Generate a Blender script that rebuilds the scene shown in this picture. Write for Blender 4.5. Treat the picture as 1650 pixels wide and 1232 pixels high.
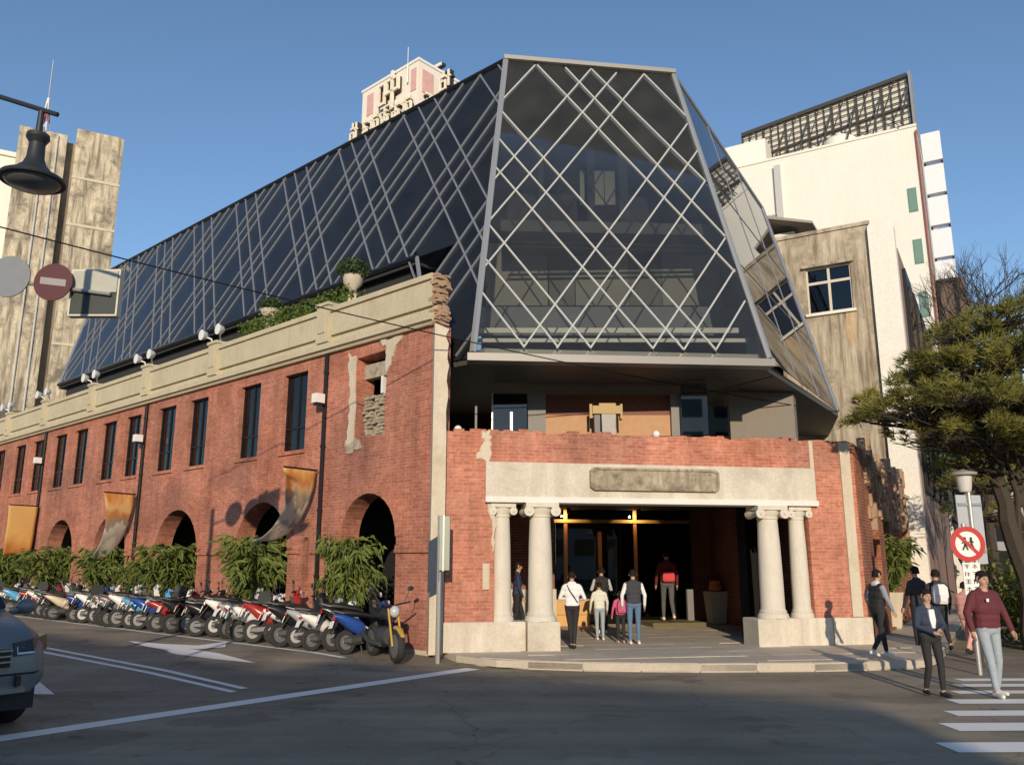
import bpy, bmesh, math, random
from math import sin, cos, pi, radians as R
from mathutils import Vector as V, Matrix as M, noise
from mathutils.geometry import tessellate_polygon
random.seed(7)
rnd = random.random
def ru(a, b): return a + (b - a) * random.random()
for o in list(bpy.data.objects): bpy.data.objects.remove(o)
sc = bpy.context.scene
COL = sc.collection
# ------------------------------------------------------------------ camera, sky, sun, exposure
FPX = 1332.0; PITCH = math.atan((905 - 616) / FPX); CAMZ = 1.85
cd = bpy.data.cameras.new('camera'); cam = bpy.data.objects.new('camera', cd); COL.objects.link(cam)
cam.location = (0, 0, CAMZ); cam.rotation_euler = (pi / 2 + PITCH, 0, 0)
cd.sensor_width = 36; cd.lens = 36 * FPX / 1650; cd.clip_start = 0.1; cd.clip_end = 3000
sc.camera = cam
SUN_EL = R(15); SUN_TO = V((0.0, -1, 0)).normalized() * cos(SUN_EL) + V((0, 0, sin(SUN_EL)))
w = bpy.data.worlds.new('World'); sc.world = w; w.use_nodes = True
nt = w.node_tree; bg = nt.nodes['Background']
sk = nt.nodes.new('ShaderNodeTexSky'); sk.sky_type = 'NISHITA'; sk.sun_disc = False
sk.sun_elevation = SUN_EL; sk.sun_rotation = math.atan2(SUN_TO.x, SUN_TO.y)
sk.air_density = 1.0; sk.dust_density = 0.1; sk.ozone_density = 3.0
nt.links.new(sk.outputs[0], bg.inputs[0]); bg.inputs[1].default_value = 0.15
sd = bpy.data.lights.new('sun', 'SUN'); sun = bpy.data.objects.new('sun', sd); COL.objects.link(sun)
sd.energy = 3.6; sd.angle = R(0.5); sd.color = (1.0, 0.83, 0.62)
sun.rotation_euler = (-SUN_TO).to_track_quat('-Z', 'Y').to_euler(); sun.location = (0, -40, 30)
sc.view_settings.view_transform = 'Standard'; sc.view_settings.look = 'None'
sc.view_settings.exposure = 0.12; sc.view_settings.gamma = 1; sc.view_settings.use_curve_mapping = False
# ------------------------------------------------------------------ helpers
def ray(x, y):
    a = (x - 825) / FPX; b = -(y - 616) / FPX; c, s = cos(PITCH), sin(PITCH)
    return V((a, c - b * s, s + b * c))
O = V((0, 0, CAMZ))
def gz(x, y, z):                       # surveyed point: sight line meets the level z
    d = ray(x, y); return O + d * ((z - CAMZ) / d.z)
def at(x, y, Y):                       # sight line meets the distance Y
    d = ray(x, y); return O + d * (Y / d.y)
def hit(x, y, p, n):                   # sight line meets a plane
    d = ray(x, y); return O + d * ((V(p) - O).dot(n) / d.dot(n))
class MB:
    def __init__(s): s.v = []; s.f = []; s.m = []; s.mat = 0; s.T = None
    def add(s, vs, fs, mi=None):
        k = len(s.v); mi = s.mat if mi is None else mi
        for p in vs:
            p = V(p); s.v.append(s.T @ p if s.T else p)
        for f in fs: s.f.append([i + k for i in f]); s.m.append(mi)
        return s
    def box(s, a, b, mi=None):
        (x0, y0, z0), (x1, y1, z1) = a, b
        if x0 > x1: x0, x1 = x1, x0
        if y0 > y1: y0, y1 = y1, y0
        if z0 > z1: z0, z1 = z1, z0
        return s.add([(x0,y0,z0),(x1,y0,z0),(x1,y1,z0),(x0,y1,z0),(x0,y0,z1),(x1,y0,z1),(x1,y1,z1),(x0,y1,z1)],
            [(0,3,2,1),(4,5,6,7),(0,1,5,4),(1,2,6,5),(2,3,7,6),(3,0,4,7)], mi)
    def prism(s, pts, off, mi=None):   # polygon (3D points) swept by off
        n = len(pts); off = V(off); a = [V(p) for p in pts]; b = [p + off for p in a]
        nn = V((0,0,0))
        for i in range(n): nn += a[i].cross(a[(i+1) % n])
        fs = [list(range(n)), list(range(2*n-1, n-1, -1))]
        if nn.dot(off) > 0: fs = [list(range(n-1, -1, -1)), list(range(n, 2*n))]
        for i in range(n):
            j = (i + 1) % n
            fs.append([i, j, n+j, n+i] if nn.dot(off) > 0 else [j, i, n+i, n+j])
        return s.add(a + b, fs, mi)
    def tube(s, pts, r, n=8, mi=None, cap=True):
        pts = [V(p) for p in pts]; rs = r if isinstance(r, (list, tuple)) else [r] * len(pts)
        vs = []; fs = []; up = None
        for i, p in enumerate(pts):
            t = (pts[min(i+1, len(pts)-1)] - pts[max(i-1, 0)])
            if t.length < 1e-9: t = V((0, 0, 1))
            t.normalize()
            if up is None: up = V((0,0,1)) if abs(t.z) < .9 else V((1,0,0))
            a = t.cross(up)
            if a.length < 1e-4: a = t.cross(V((0,1,0)))
            a.normalize(); b = t.cross(a).normalized(); up = -b if False else up
            for k in range(n): vs.append(p + (a * cos(2*pi*k/n) + b * sin(2*pi*k/n)) * rs[i])
        for i in range(len(pts)-1):
            for k in range(n):
                k2 = (k+1) % n; fs.append((i*n+k, (i+1)*n+k, (i+1)*n+k2, i*n+k2))
        if cap:
            fs.append(list(range(n))); fs.append(list(range(len(pts)*n-1, (len(pts)-1)*n-1, -1)))
        return s.add(vs, fs, mi)
    def lathe(s, prof, n=16, c=(0,0,0), mi=None, ax='z'):
        vs = []; fs = []; c = V(c)
        for r, z in prof:
            for k in range(n):
                a = 2*pi*k/n
                p = V((r*cos(a), r*sin(a), z))
                if ax == 'y': p = V((p.x, p.z, p.y))
                if ax == 'x': p = V((p.z, p.x, p.y))
                vs.append(c + p)
        for i in range(len(prof)-1):
            for k in range(n):
                k2 = (k+1) % n; fs.append((i*n+k, i*n+k2, (i+1)*n+k2, (i+1)*n+k))
        fs.append(list(range(n-1, -1, -1))); fs.append(list(range((len(prof)-1)*n, len(prof)*n)))
        return s.add(vs, fs, mi)
    def ball(s, c, r, n=10, mi=None):
        r = V(r) if not isinstance(r, (int, float)) else V((r, r, r)); c = V(c); m = max(4, n // 2 + 1)
        vs = []; fs = []
        for i in range(m + 1):
            t = pi * i / m
            for k in range(n):
                a = 2*pi*k/n; vs.append(c + V((r.x*sin(t)*cos(a), r.y*sin(t)*sin(a), r.z*cos(t))))
        for i in range(m):
            for k in range(n):
                k2 = (k+1) % n; fs.append((i*n+k, (i+1)*n+k, (i+1)*n+k2, i*n+k2))
        return s.add(vs, fs, mi)
    def loft(s, rings, mi=None, cap=True):
        n = len(rings[0]); vs = [p for r_ in rings for p in r_]; fs = []
        for i in range(len(rings)-1):
            for k in range(n):
                k2 = (k+1) % n; fs.append((i*n+k, i*n+k2, (i+1)*n+k2, (i+1)*n+k))
        if cap: fs.append(list(range(n-1, -1, -1))); fs.append(list(range((len(rings)-1)*n, len(rings)*n)))
        return s.add(vs, fs, mi)
    def holed(s, outer, holes, f2, t, mi=None, back=True):
        # outer/holes 2D; f2(x,y,depth)->3D ; t thickness
        loops = [[V((p[0], p[1], 0)) for p in outer]] + [[V((p[0], p[1], 0)) for p in h] for h in holes]
        flat = [p for l in loops for p in l]; tris = tessellate_polygon(loops)
        n = len(flat)
        vs = [f2(p.x, p.y, 0) for p in flat] + [f2(p.x, p.y, t) for p in flat]
        fs = [tuple(q) for q in tris]
        if back: fs += [tuple(i + n for i in reversed(q)) for q in tris]
        k = 0
        for l in loops:
            m = len(l)
            for i in range(m): j = (i+1) % m; fs.append((k+i, k+j, n+k+j, n+k+i))
            k += m
        return s.add(vs, fs, mi)
    def mesh(s, name, mats, smooth=False, fix=False):
        me = bpy.data.meshes.new(name); me.from_pydata([tuple(p) for p in s.v], [], s.f)
        for m_ in (mats if isinstance(mats, (list, tuple)) else [mats]): me.materials.append(m_)
        me.polygons.foreach_set('material_index', s.m)
        if fix:
            b = bmesh.new(); b.from_mesh(me); bmesh.ops.recalc_face_normals(b, faces=b.faces); b.to_mesh(me); b.free()
        if smooth:
            me.polygons.foreach_set('use_smooth', [True] * len(me.polygons))
            if smooth != 'all': me.set_sharp_from_angle(angle=R(smooth if smooth is not True else 40))
        me.update(); return me
    def build(s, name, mats, parent=None, smooth=False, fix=False, kind=None):
        return obj(name, s.mesh(name, mats, smooth, fix), parent, kind)
def obj(name, me, parent=None, kind=None, loc=None, rotz=None):
    o = bpy.data.objects.new(name, me); COL.objects.link(o)
    if parent: o.parent = parent
    if kind: o['kind'] = kind
    if loc is not None: o.location = loc
    if rotz is not None: o.rotation_euler.z = rotz
    return o
def tag(o, label, cat, group=None):
    o['label'] = label; o['category'] = cat
    if group: o['group'] = group
    return o
def thing(name, label, cat, loc=(0,0,0), rotz=0, group=None):
    o = bpy.data.objects.new(name, None); o.empty_display_size = .2; COL.objects.link(o)
    o.location = loc; o.rotation_euler = (0, 0, rotz)
    return tag(o, label, cat, group)
def copy_tree(o, parent=None):
    c = o.copy(); COL.objects.link(c); c.parent = parent
    for ch in list(o.children): copy_tree(ch, c)
    return c
def struct(o): o['kind'] = 'structure'; return o
# ------------------------------------------------------------------ materials
MATS = {}
def N(t, ty, **kw):
    n = t.nodes.new(ty)
    for k, v in kw.items():
        if k in n.inputs: n.inputs[k].default_value = v
        else: setattr(n, k, v)
    return n
def base(name, rough=.7, metal=0, spec=.5):
    m = bpy.data.materials.new(name); m.use_nodes = True; t = m.node_tree
    b = t.nodes['Principled BSDF']; b.inputs['Roughness'].default_value = rough; b.inputs['Metallic'].default_value = metal
    b.inputs['Specular IOR Level'].default_value = spec
    return m, t, b
def c4(c): return (c[0], c[1], c[2], 1)
def flat(name, c, rough=.6, metal=0, var=.12, scale=6, spec=.5, bump=0):
    if name in MATS: return MATS[name]
    m, t, b = base(name, rough, metal, spec)
    tc = N(t, 'ShaderNodeTexCoord'); nz = N(t, 'ShaderNodeTexNoise', Scale=scale, Detail=5.0, Roughness=.65)
    t.links.new(tc.outputs['Object'], nz.inputs['Vector'])
    mx = N(t, 'ShaderNodeMix', data_type='RGBA'); t.links.new(nz.outputs['Fac'], mx.inputs['Factor'])
    mx.inputs['A'].default_value = c4([x * (1 - var) for x in c]); mx.inputs['B'].default_value = c4([min(1, x * (1 + var)) for x in c])
    t.links.new(mx.outputs['Result'], b.inputs['Base Color'])
    if bump:
        bp = N(t, 'ShaderNodeBump', Strength=bump, Distance=.02); t.links.new(nz.outputs['Fac'], bp.inputs['Height']); t.links.new(bp.outputs['Normal'], b.inputs['Normal'])
    MATS[name] = m; return m
def ramp(t, src, stops):
    r_ = N(t, 'ShaderNodeValToRGB'); el = r_.color_ramp.elements
    while len(el) < len(stops): el.new(.5)
    for e, (p, c) in zip(el, stops): e.position = p; e.color = c4(c) if len(c) == 3 else c
    t.links.new(src, r_.inputs[0]); return r_
def stained(name, c, dirt, amount=.5, streak=.35, rough=.85, scale=1.0, bump=.25, lo=.45, hi=.72):
    """plaster / concrete: mottled, with rain streaks and grime"""
    if name in MATS: return MATS[name]
    m, t, b = base(name, rough)
    tc = N(t, 'ShaderNodeTexCoord')
    mp = N(t, 'ShaderNodeMapping'); mp.inputs['Scale'].default_value = (2.2*scale, 2.2*scale, .22*scale); t.links.new(tc.outputs['Object'], mp.inputs['Vector'])
    n1 = N(t, 'ShaderNodeTexNoise', Scale=1.6, Detail=8.0, Roughness=.7); t.links.new(mp.outputs[0], n1.inputs['Vector'])
    n2 = N(t, 'ShaderNodeTexNoise', Scale=.9*scale, Detail=9.0, Roughness=.72); t.links.new(tc.outputs['Object'], n2.inputs['Vector'])
    n3 = N(t, 'ShaderNodeTexNoise', Scale=24*scale, Detail=4.0, Roughness=.6); t.links.new(tc.outputs['Object'], n3.inputs['Vector'])
    r1 = ramp(t, n1.outputs['Fac'], [(lo-.02, (0,0,0)), (hi, (streak,)*3)])
    r2 = ramp(t, n2.outputs['Fac'], [(lo, (0,0,0)), (hi, (amount,)*3)])
    mxf = N(t, 'ShaderNodeMath', operation='MAXIMUM'); t.links.new(r1.outputs[0], mxf.inputs[0]); t.links.new(r2.outputs[0], mxf.inputs[1])
    mx = N(t, 'ShaderNodeMix', data_type='RGBA'); t.links.new(mxf.outputs[0], mx.inputs['Factor'])
    mx.inputs['A'].default_value = c4(c); mx.inputs['B'].default_value = c4(dirt)
    m2 = N(t, 'ShaderNodeMix', data_type='RGBA', blend_type='MULTIPLY'); m2.inputs['Factor'].default_value = .5
    r3 = ramp(t, n3.outputs['Fac'], [(.3, (.72,)*3), (.65, (1.0,)*3)])
    t.links.new(mx.outputs['Result'], m2.inputs['A']); t.links.new(r3.outputs[0], m2.inputs['B'])
    t.links.new(m2.outputs['Result'], b.inputs['Base Color'])
    bp = N(t, 'ShaderNodeBump', Strength=bump, Distance=.015); t.links.new(n3.outputs['Fac'], bp.inputs['Height']); t.links.new(bp.outputs['Normal'], b.inputs['Normal'])
    MATS[name] = m; return m
def brick(name, c1, c2, mortar, bw=.23, bh=.07, ms=.011, weather=.5):
    if name in MATS: return MATS[name]
    m, t, b = base(name, .88, spec=.25)
    tc = N(t, 'ShaderNodeTexCoord'); sp = N(t, 'ShaderNodeSeparateXYZ'); t.links.new(tc.outputs['Object'], sp.inputs[0])
    ad = N(t, 'ShaderNodeMath', operation='ADD'); t.links.new(sp.outputs[0], ad.inputs[0]); t.links.new(sp.outputs[1], ad.inputs[1])
    cb = N(t, 'ShaderNodeCombineXYZ'); t.links.new(ad.outputs[0], cb.inputs[0]); t.links.new(sp.outputs[2], cb.inputs[1])
    nw = N(t, 'ShaderNodeTexNoise', Scale=9.0, Detail=2.0); t.links.new(cb.outputs[0], nw.inputs['Vector'])
    wob = N(t, 'ShaderNodeMix', data_type='RGBA', blend_type='LINEAR_LIGHT'); wob.inputs['Factor'].default_value = .006
    t.links.new(cb.outputs[0], wob.inputs['A']); t.links.new(nw.outputs['Color'], wob.inputs['B'])
    bt = N(t, 'ShaderNodeTexBrick', Scale=1.0); bt.offset = .5
    for k, v in (('Brick Width', bw), ('Row Height', bh), ('Mortar Size', ms), ('Mortar Smooth', .25), ('Bias', -.1)): bt.inputs[k].default_value = v
    bt.inputs['Color1'].default_value = c4(c1); bt.inputs['Color2'].default_value = c4(c2); bt.inputs['Mortar'].default_value = c4(mortar)
    t.links.new(wob.outputs['Result'], bt.inputs['Vector'])
    n1 = N(t, 'ShaderNodeTexNoise', Scale=.8, Detail=8.0, Roughness=.7); t.links.new(cb.outputs[0], n1.inputs['Vector'])
    mp = N(t, 'ShaderNodeMapping'); mp.inputs['Scale'].default_value = (2.6, .3, 1); t.links.new(cb.outputs[0], mp.inputs['Vector'])
    n2 = N(t, 'ShaderNodeTexNoise', Scale=1.1, Detail=6.0, Roughness=.7); t.links.new(mp.outputs[0], n2.inputs['Vector'])
    n4 = N(t, 'ShaderNodeTexNoise', Scale=11, Detail=4.0, Roughness=.8); t.links.new(cb.outputs[0], n4.inputs['Vector'])
    r1 = ramp(t, n1.outputs['Fac'], [(.3, (1-.55*weather,)*3), (.62, (1.12,)*3)])
    r2 = ramp(t, n2.outputs['Fac'], [(.3, (1-.4*weather,)*3), (.6, (1.05,)*3)])
    r4 = ramp(t, n4.outputs['Fac'], [(.3, (.72,)*3), (.7, (1.2,)*3)])
    x = bt.outputs['Color']
    for r_ in (r1, r2, r4):
        mm = N(t, 'ShaderNodeMix', data_type='RGBA', blend_type='MULTIPLY'); mm.inputs['Factor'].default_value = 1
        t.links.new(x, mm.inputs['A']); t.links.new(r_.outputs[0], mm.inputs['B']); x = mm.outputs['Result']
    n7 = N(t, 'ShaderNodeTexNoise', Scale=.35, Detail=5.0); t.links.new(cb.outputs[0], n7.inputs['Vector']); r7 = ramp(t, n7.outputs['Fac'], [(.35, (.72, .80, .86)), (.5, (1, 1, 1)), (.66, (1.12, 1.02, .92))])
    mm = N(t, 'ShaderNodeMix', data_type='RGBA', blend_type='MULTIPLY'); mm.inputs['Factor'].default_value = weather; t.links.new(x, mm.inputs['A']); t.links.new(r7.outputs[0], mm.inputs['B']); x = mm.outputs['Result']
    # pale efflorescence
    n5 = N(t, 'ShaderNodeTexNoise', Scale=1.7, Detail=10.0, Roughness=.75); t.links.new(cb.outputs[0], n5.inputs['Vector'])
    r5 = ramp(t, n5.outputs['Fac'], [(.6, (0,0,0)), (.8, (.45*weather,)*3)])
    me = N(t, 'ShaderNodeMix', data_type='RGBA'); t.links.new(r5.outputs[0], me.inputs['Factor']); t.links.new(x, me.inputs['A']); me.inputs['B'].default_value = (.62, .42, .33, 1)
    t.links.new(me.outputs['Result'], b.inputs['Base Color'])
    bp = N(t, 'ShaderNodeBump', Strength=.6, Distance=.012, invert=True); t.links.new(bt.outputs['Fac'], bp.inputs['Height']); t.links.new(bp.outputs['Normal'], b.inputs['Normal'])
    MATS[name] = m; return m
def glass(name, tint, rough=.015, ior=1.55, dust=.0):
    if name in MATS: return MATS[name]
    m = bpy.data.materials.new(name); m.use_nodes = True; t = m.node_tree
    for n in list(t.nodes):
        if n.type == 'BSDF_PRINCIPLED': t.nodes.remove(n)
    out = t.nodes['Material Output']
    tr = N(t, 'ShaderNodeBsdfTransparent'); tr.inputs[0].default_value = c4(tint)
    gl = N(t, 'ShaderNodeBsdfGlossy'); gl.inputs['Roughness'].default_value = rough; gl.inputs['Color'].default_value = (.95, .97, 1, 1)
    fr = N(t, 'ShaderNodeFresnel'); fr.inputs['IOR'].default_value = ior
    tc = N(t, 'ShaderNodeTexCoord'); nz = N(t, 'ShaderNodeTexNoise', Scale=.35, Detail=1.0); t.links.new(tc.outputs['Object'], nz.inputs['Vector'])
    bp = N(t, 'ShaderNodeBump', Strength=.05, Distance=.05); t.links.new(nz.outputs['Fac'], bp.inputs['Height']); t.links.new(bp.outputs['Normal'], gl.inputs['Normal'])
    mx = N(t, 'ShaderNodeMixShader'); t.links.new(fr.outputs[0], mx.inputs[0]); t.links.new(tr.outputs[0], mx.inputs[1]); t.links.new(gl.outputs[0], mx.inputs[2])
    if dust:
        df = N(t, 'ShaderNodeBsdfDiffuse'); df.inputs[0].default_value = (.42, .41, .38, 1); n2 = N(t, 'ShaderNodeTexNoise', Scale=1.3, Detail=6.0); t.links.new(tc.outputs['Object'], n2.inputs['Vector'])
        r2 = ramp(t, n2.outputs['Fac'], [(.25, (dust*.6,)*3), (.75, (dust*1.3,)*3)]); m2 = N(t, 'ShaderNodeMixShader'); t.links.new(r2.outputs[0], m2.inputs[0]); t.links.new(mx.outputs[0], m2.inputs[1]); t.links.new(df.outputs[0], m2.inputs[2]); mx = m2
    t.links.new(mx.outputs[0], out.inputs[0]); MATS[name] = m; return m
def leafmat(name, c1, c2, scale=2.0):
    if name in MATS: return MATS[name]
    m, t, b = base(name, .6, spec=.3)
    tc = N(t, 'ShaderNodeTexCoord'); nz = N(t, 'ShaderNodeTexNoise', Scale=scale, Detail=4.0); t.links.new(tc.outputs['Object'], nz.inputs['Vector'])
    n2 = N(t, 'ShaderNodeTexNoise', Scale=scale*9, Detail=2.0); t.links.new(tc.outputs['Object'], n2.inputs['Vector'])
    ad = N(t, 'ShaderNodeMath', operation='ADD'); t.links.new(nz.outputs['Fac'], ad.inputs[0]); t.links.new(n2.outputs['Fac'], ad.inputs[1])
    ml = N(t, 'ShaderNodeMath', operation='MULTIPLY'); t.links.new(ad.outputs[0], ml.inputs[0]); ml.inputs[1].default_value = .5
    r_ = ramp(t, ml.outputs[0], [(.35, c1), (.65, c2)]); t.links.new(r_.outputs[0], b.inputs['Base Color'])
    tl = N(t, 'ShaderNodeBsdfTranslucent'); t.links.new(r_.outputs[0], tl.inputs[0])
    mx = N(t, 'ShaderNodeMixShader'); mx.inputs[0].default_value = .25
    t.links.new(b.outputs[0], mx.inputs[1]); t.links.new(tl.outputs[0], mx.inputs[2]); t.links.new(mx.outputs[0], t.nodes['Material Output'].inputs[0])
    MATS[name] = m; return m
def asphalt():
    m, t, b = base('asphalt', .85, spec=.3)
    tc = N(t, 'ShaderNodeTexCoord')
    n1 = N(t, 'ShaderNodeTexNoise', Scale=90, Detail=3.0, Roughness=.7); n2 = N(t, 'ShaderNodeTexNoise', Scale=.35, Detail=8.0, Roughness=.68)
    mp = N(t, 'ShaderNodeMapping'); mp.inputs['Scale'].default_value = (.12, 1.4, 1); mp.inputs['Rotation'].default_value = (0, 0, .5)
    n3 = N(t, 'ShaderNodeTexNoise', Scale=1.2, Detail=5.0)
    for n in (n1, n2): t.links.new(tc.outputs['Object'], n.inputs['Vector'])
    t.links.new(tc.outputs['Object'], mp.inputs['Vector']); t.links.new(mp.outputs[0], n3.inputs['Vector'])
    r1 = ramp(t, n1.outputs['Fac'], [(.3, (.185, .156, .112)), (.7, (.385, .323, .235))])
    r2 = ramp(t, n2.outputs['Fac'], [(.3, (.7,)*3), (.7, (1.25,)*3)]); r3 = ramp(t, n3.outputs['Fac'], [(.35, (.82,)*3), (.65, (1.12,)*3)])
    wv = N(t, 'ShaderNodeTexNoise', Scale=.8, Detail=4.0); t.links.new(tc.outputs['Object'], wv.inputs['Vector'])
    wm = N(t, 'ShaderNodeMix', data_type='RGBA', blend_type='LINEAR_LIGHT'); wm.inputs['Factor'].default_value = .5; t.links.new(tc.outputs['Object'], wm.inputs['A']); t.links.new(wv.outputs['Color'], wm.inputs['B'])
    vo = N(t, 'ShaderNodeTexVoronoi', feature='DISTANCE_TO_EDGE', Scale=.33); t.links.new(wm.outputs['Result'], vo.inputs['Vector'])
    rc = ramp(t, vo.outputs['Distance'], [(.0, (.72,)*3), (.006, (1,)*3)])
    n5 = N(t, 'ShaderNodeTexNoise', Scale=.55, Detail=3.0); mp5 = N(t, 'ShaderNodeMapping'); mp5.inputs['Location'].default_value = (31, 7, 0); t.links.new(tc.outputs['Object'], mp5.inputs[0]); t.links.new(mp5.outputs[0], n5.inputs['Vector'])
    r5 = ramp(t, n5.outputs['Fac'], [(.58, (1,)*3), (.60, (.80,)*3)])
    n6 = N(t, 'ShaderNodeTexNoise', Scale=3.5, Detail=2.0); t.links.new(tc.outputs['Object'], n6.inputs['Vector']); r6 = ramp(t, n6.outputs['Fac'], [(.27, (.62,)*3), (.33, (1,)*3)])
    x = r1.outputs[0]
    for r_ in (r2, r3, rc, r5, r6):
        mm = N(t, 'ShaderNodeMix', data_type='RGBA', blend_type='MULTIPLY'); mm.inputs['Factor'].default_value = 1
        t.links.new(x, mm.inputs['A']); t.links.new(r_.outputs[0], mm.inputs['B']); x = mm.outputs['Result']
    t.links.new(x, b.inputs['Base Color'])
    bp = N(t, 'ShaderNodeBump', Strength=.5, Distance=.006); t.links.new(n1.outputs['Fac'], bp.inputs['Height']); t.links.new(bp.outputs['Normal'], b.inputs['Normal'])
    return m
def roadpaint():
    m, t, b = base('road_paint', .7)
    tc = N(t, 'ShaderNodeTexCoord'); n1 = N(t, 'ShaderNodeTexNoise', Scale=14, Detail=8.0, Roughness=.8); t.links.new(tc.outputs['Object'], n1.inputs['Vector'])
    r_ = ramp(t, n1.outputs['Fac'], [(.28, (.34, .32, .29)), (.42, (.86, .84, .78))]); t.links.new(r_.outputs[0], b.inputs['Base Color']); return m
ASPH = asphalt(); PAINT = roadpaint()
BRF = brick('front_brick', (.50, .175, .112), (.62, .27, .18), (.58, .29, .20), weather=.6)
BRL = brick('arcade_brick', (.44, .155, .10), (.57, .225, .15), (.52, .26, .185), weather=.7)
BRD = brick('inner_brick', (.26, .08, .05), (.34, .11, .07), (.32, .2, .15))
PLAS = stained('cream_plaster', (.66, .58, .45), (.36, .29, .19), .6, .45)
STONE = stained('weathered_stone', (.72, .66, .55), (.33, .28, .21), .6, .45, lo=.42, hi=.66)
PLAQ = stained('grimy_plaque_stone', (.52, .44, .31), (.13, .105, .075), .85, .7, scale=2.5, lo=.42, hi=.62)
COLST = stained('column_stone', (.72, .67, .57), (.42, .37, .3), .4, .4, scale=2)
WHITEP = stained('white_moulding', (.82, .79, .72), (.6, .55, .46), .3, .2)
PARA = stained('parapet_plaster', (.60, .53, .37), (.36, .28, .16), .55, .4)
CONC = stained('stained_concrete', (.66, .57, .43), (.20, .16, .11), .75, .95, scale=.9, lo=.41, hi=.60)
TOWC = stained('tower_concrete', (.70, .60, .44), (.10, .085, .062), .85, .85, scale=.6, lo=.44, hi=.61)
CREAM = stained('cream_wall', (.86, .83, .75), (.66, .61, .52), .3, .3, scale=.5)
SLAB = stained('paving_stone', (.56, .49, .39), (.34, .295, .235), .6, .0, scale=1.3)
KERB = stained('kerb_stone', (.56, .50, .41), (.33, .29, .24), .6, .1, scale=2)
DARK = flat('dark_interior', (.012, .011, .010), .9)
DGREY = flat('dark_grey_metal', (.05, .052, .055), .45, .6)
BLACK = flat('black_rubber', (.012, .012, .012), .75)
BLKM = flat('black_metal', (.02, .02, .022), .4, .5)
ALU = flat('brushed_aluminium', (.47, .465, .44), .42, .55, var=.06)
MULL = flat('mullion_grey', (.47, .47, .45), .5, .1, var=.06)
MULD = flat('mullion_slate', (.30, .31, .335), .4, .4, var=.06)
WHT = flat('white_paint', (.8, .79, .76), .5)
CHROME = flat('chrome', (.7, .7, .7), .15, 1)
WGL = glass('window_glass', (.22, .24, .26), .02)
GL_L = glass('slate_glass', (.25, .27, .31), .02, 1.42, .03)
GL_F = glass('smoked_glass', (.74, .75, .73), .015, 1.36, .03)
GL_R = glass('mirror_glass', (.12, .12, .12), .01, 2.6, .03)
WOODR = flat('reddish_wood', (.17, .05, .025), .6, var=.3, scale=9)
BRONZE = flat('bronze', (.32, .14, .05), .4, .6)
GOLD = flat('gilded_metal', (.27, .18, .06), .5, .2)
# ------------------------------------------------------------------ frames of the place
A = gz(715, 1050, .15); A.z = 0
B = gz(1403, 1037, .15); B.z = 0
fd = (B - A).normalized(); FANG = math.atan2(fd.y, fd.x); fin = V((-fd.y, fd.x, 0))
dl = V((-.7415, .671, 0)).normalized(); nl = V((-dl.y, dl.x, 0)); LANG = math.atan2(dl.y, dl.x)
dr = V((.507, .862, 0)).normalized(); RANG = math.atan2(dr.y, dr.x); rin = V((-dr.y, dr.x, 0))
e1 = rin.copy(); EANG = math.atan2(e1.y, e1.x)
WL = B - A; FW = WL.length
def toF(p): q = V(p) - A; return V((q.dot(fd), q.dot(fin), q.z))
def toL(p): q = V(p) - A; return V((q.dot(dl), q.dot(nl), q.z))
def gh(x, y):                                    # the street falls gently away from the arcade
    q = V((x, y, 0)) - A; u, o_ = q.dot(dl), q.dot(nl)
    a = max(0, min(1, 1 - (o_ - 1.6) / 6)); b_ = max(0, min(1, (u + 1.0) / 3)); a = a*a*(3-2*a)
    return .1 * a * b_
# ------------------------------------------------------------------ ground
mb = MB()
xs = [-600, -250, -120] + [-70 + 1.4*i for i in range(86)] + [70, 120, 250, 600]
ys = [-400, -150, -70] + [-40 + 1.4*i for i in range(72)] + [80, 150, 400, 900]
mb.add([(x, y, gh(x, y)) for y in ys for x in xs], [(j*len(xs)+i, j*len(xs)+i+1, (j+1)*len(xs)+i+1, (j+1)*len(xs)+i) for j in range(len(ys)-1) for i in range(len(xs)-1)])
struct(mb.build('road', ASPH, smooth='all'))
kerbpts = [gz(700, 1056, 0), gz(735, 1068, 0), gz(800, 1076, 0), gz(950, 1081, 0), gz(1100, 1083, 0), gz(1300, 1082, 0), gz(1440, 1079, 0), V((7.35, 15.45, 0)), V((7.8, 15.95, 0)), V((9.3, 18.4, 0)), V((14, 26.5, 0)), V((30, 53, 0))]
mb = MB()
poly = [V((p.x, p.y, .02)) for p in kerbpts] + [V((10, 70, .02)), A + dl*40 - nl*6, A + dl*40 + nl*.0 , A + nl*.02]
for p in poly: p.z = .02
mb.prism(poly, (0, 0, .12))
sw = struct(mb.build('sidewalk', SLAB))
# kerb stones along the edge
def seglen(ps): return sum((ps[i+1]-ps[i]).length for i in range(len(ps)-1))
def along(ps, s):
    for i in range(len(ps)-1):
        l = (ps[i+1]-ps[i]).length
        if s <= l: return ps[i] + (ps[i+1]-ps[i])*(s/l), (ps[i+1]-ps[i]).normalized()
        s -= l
    return ps[-1], (ps[-1]-ps[-2]).normalized()
tot = seglen(kerbpts[:11]); s = 0
while s < tot - 1:
    a, t_ = along(kerbpts, s + .01); b_, _ = along(kerbpts, s + .99); n_ = V((-t_.y, t_.x, 0)); h = .152 + ru(-.004, .004)
    if s < 1.2: h = .06 + .06 * s
    m_ = MB(); c_ = .025
    prof = lambda p: [p - n_*.0, p - n_*.0 + V((0,0,h-c_)), p + n_*c_ + V((0,0,h)), p + n_*.2 + V((0,0,h)), p + n_*.2]
    m_.loft([prof(a), prof(b_)]); m_.build('kerb_stone', KERB, sw, fix=True); s += 1
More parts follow.
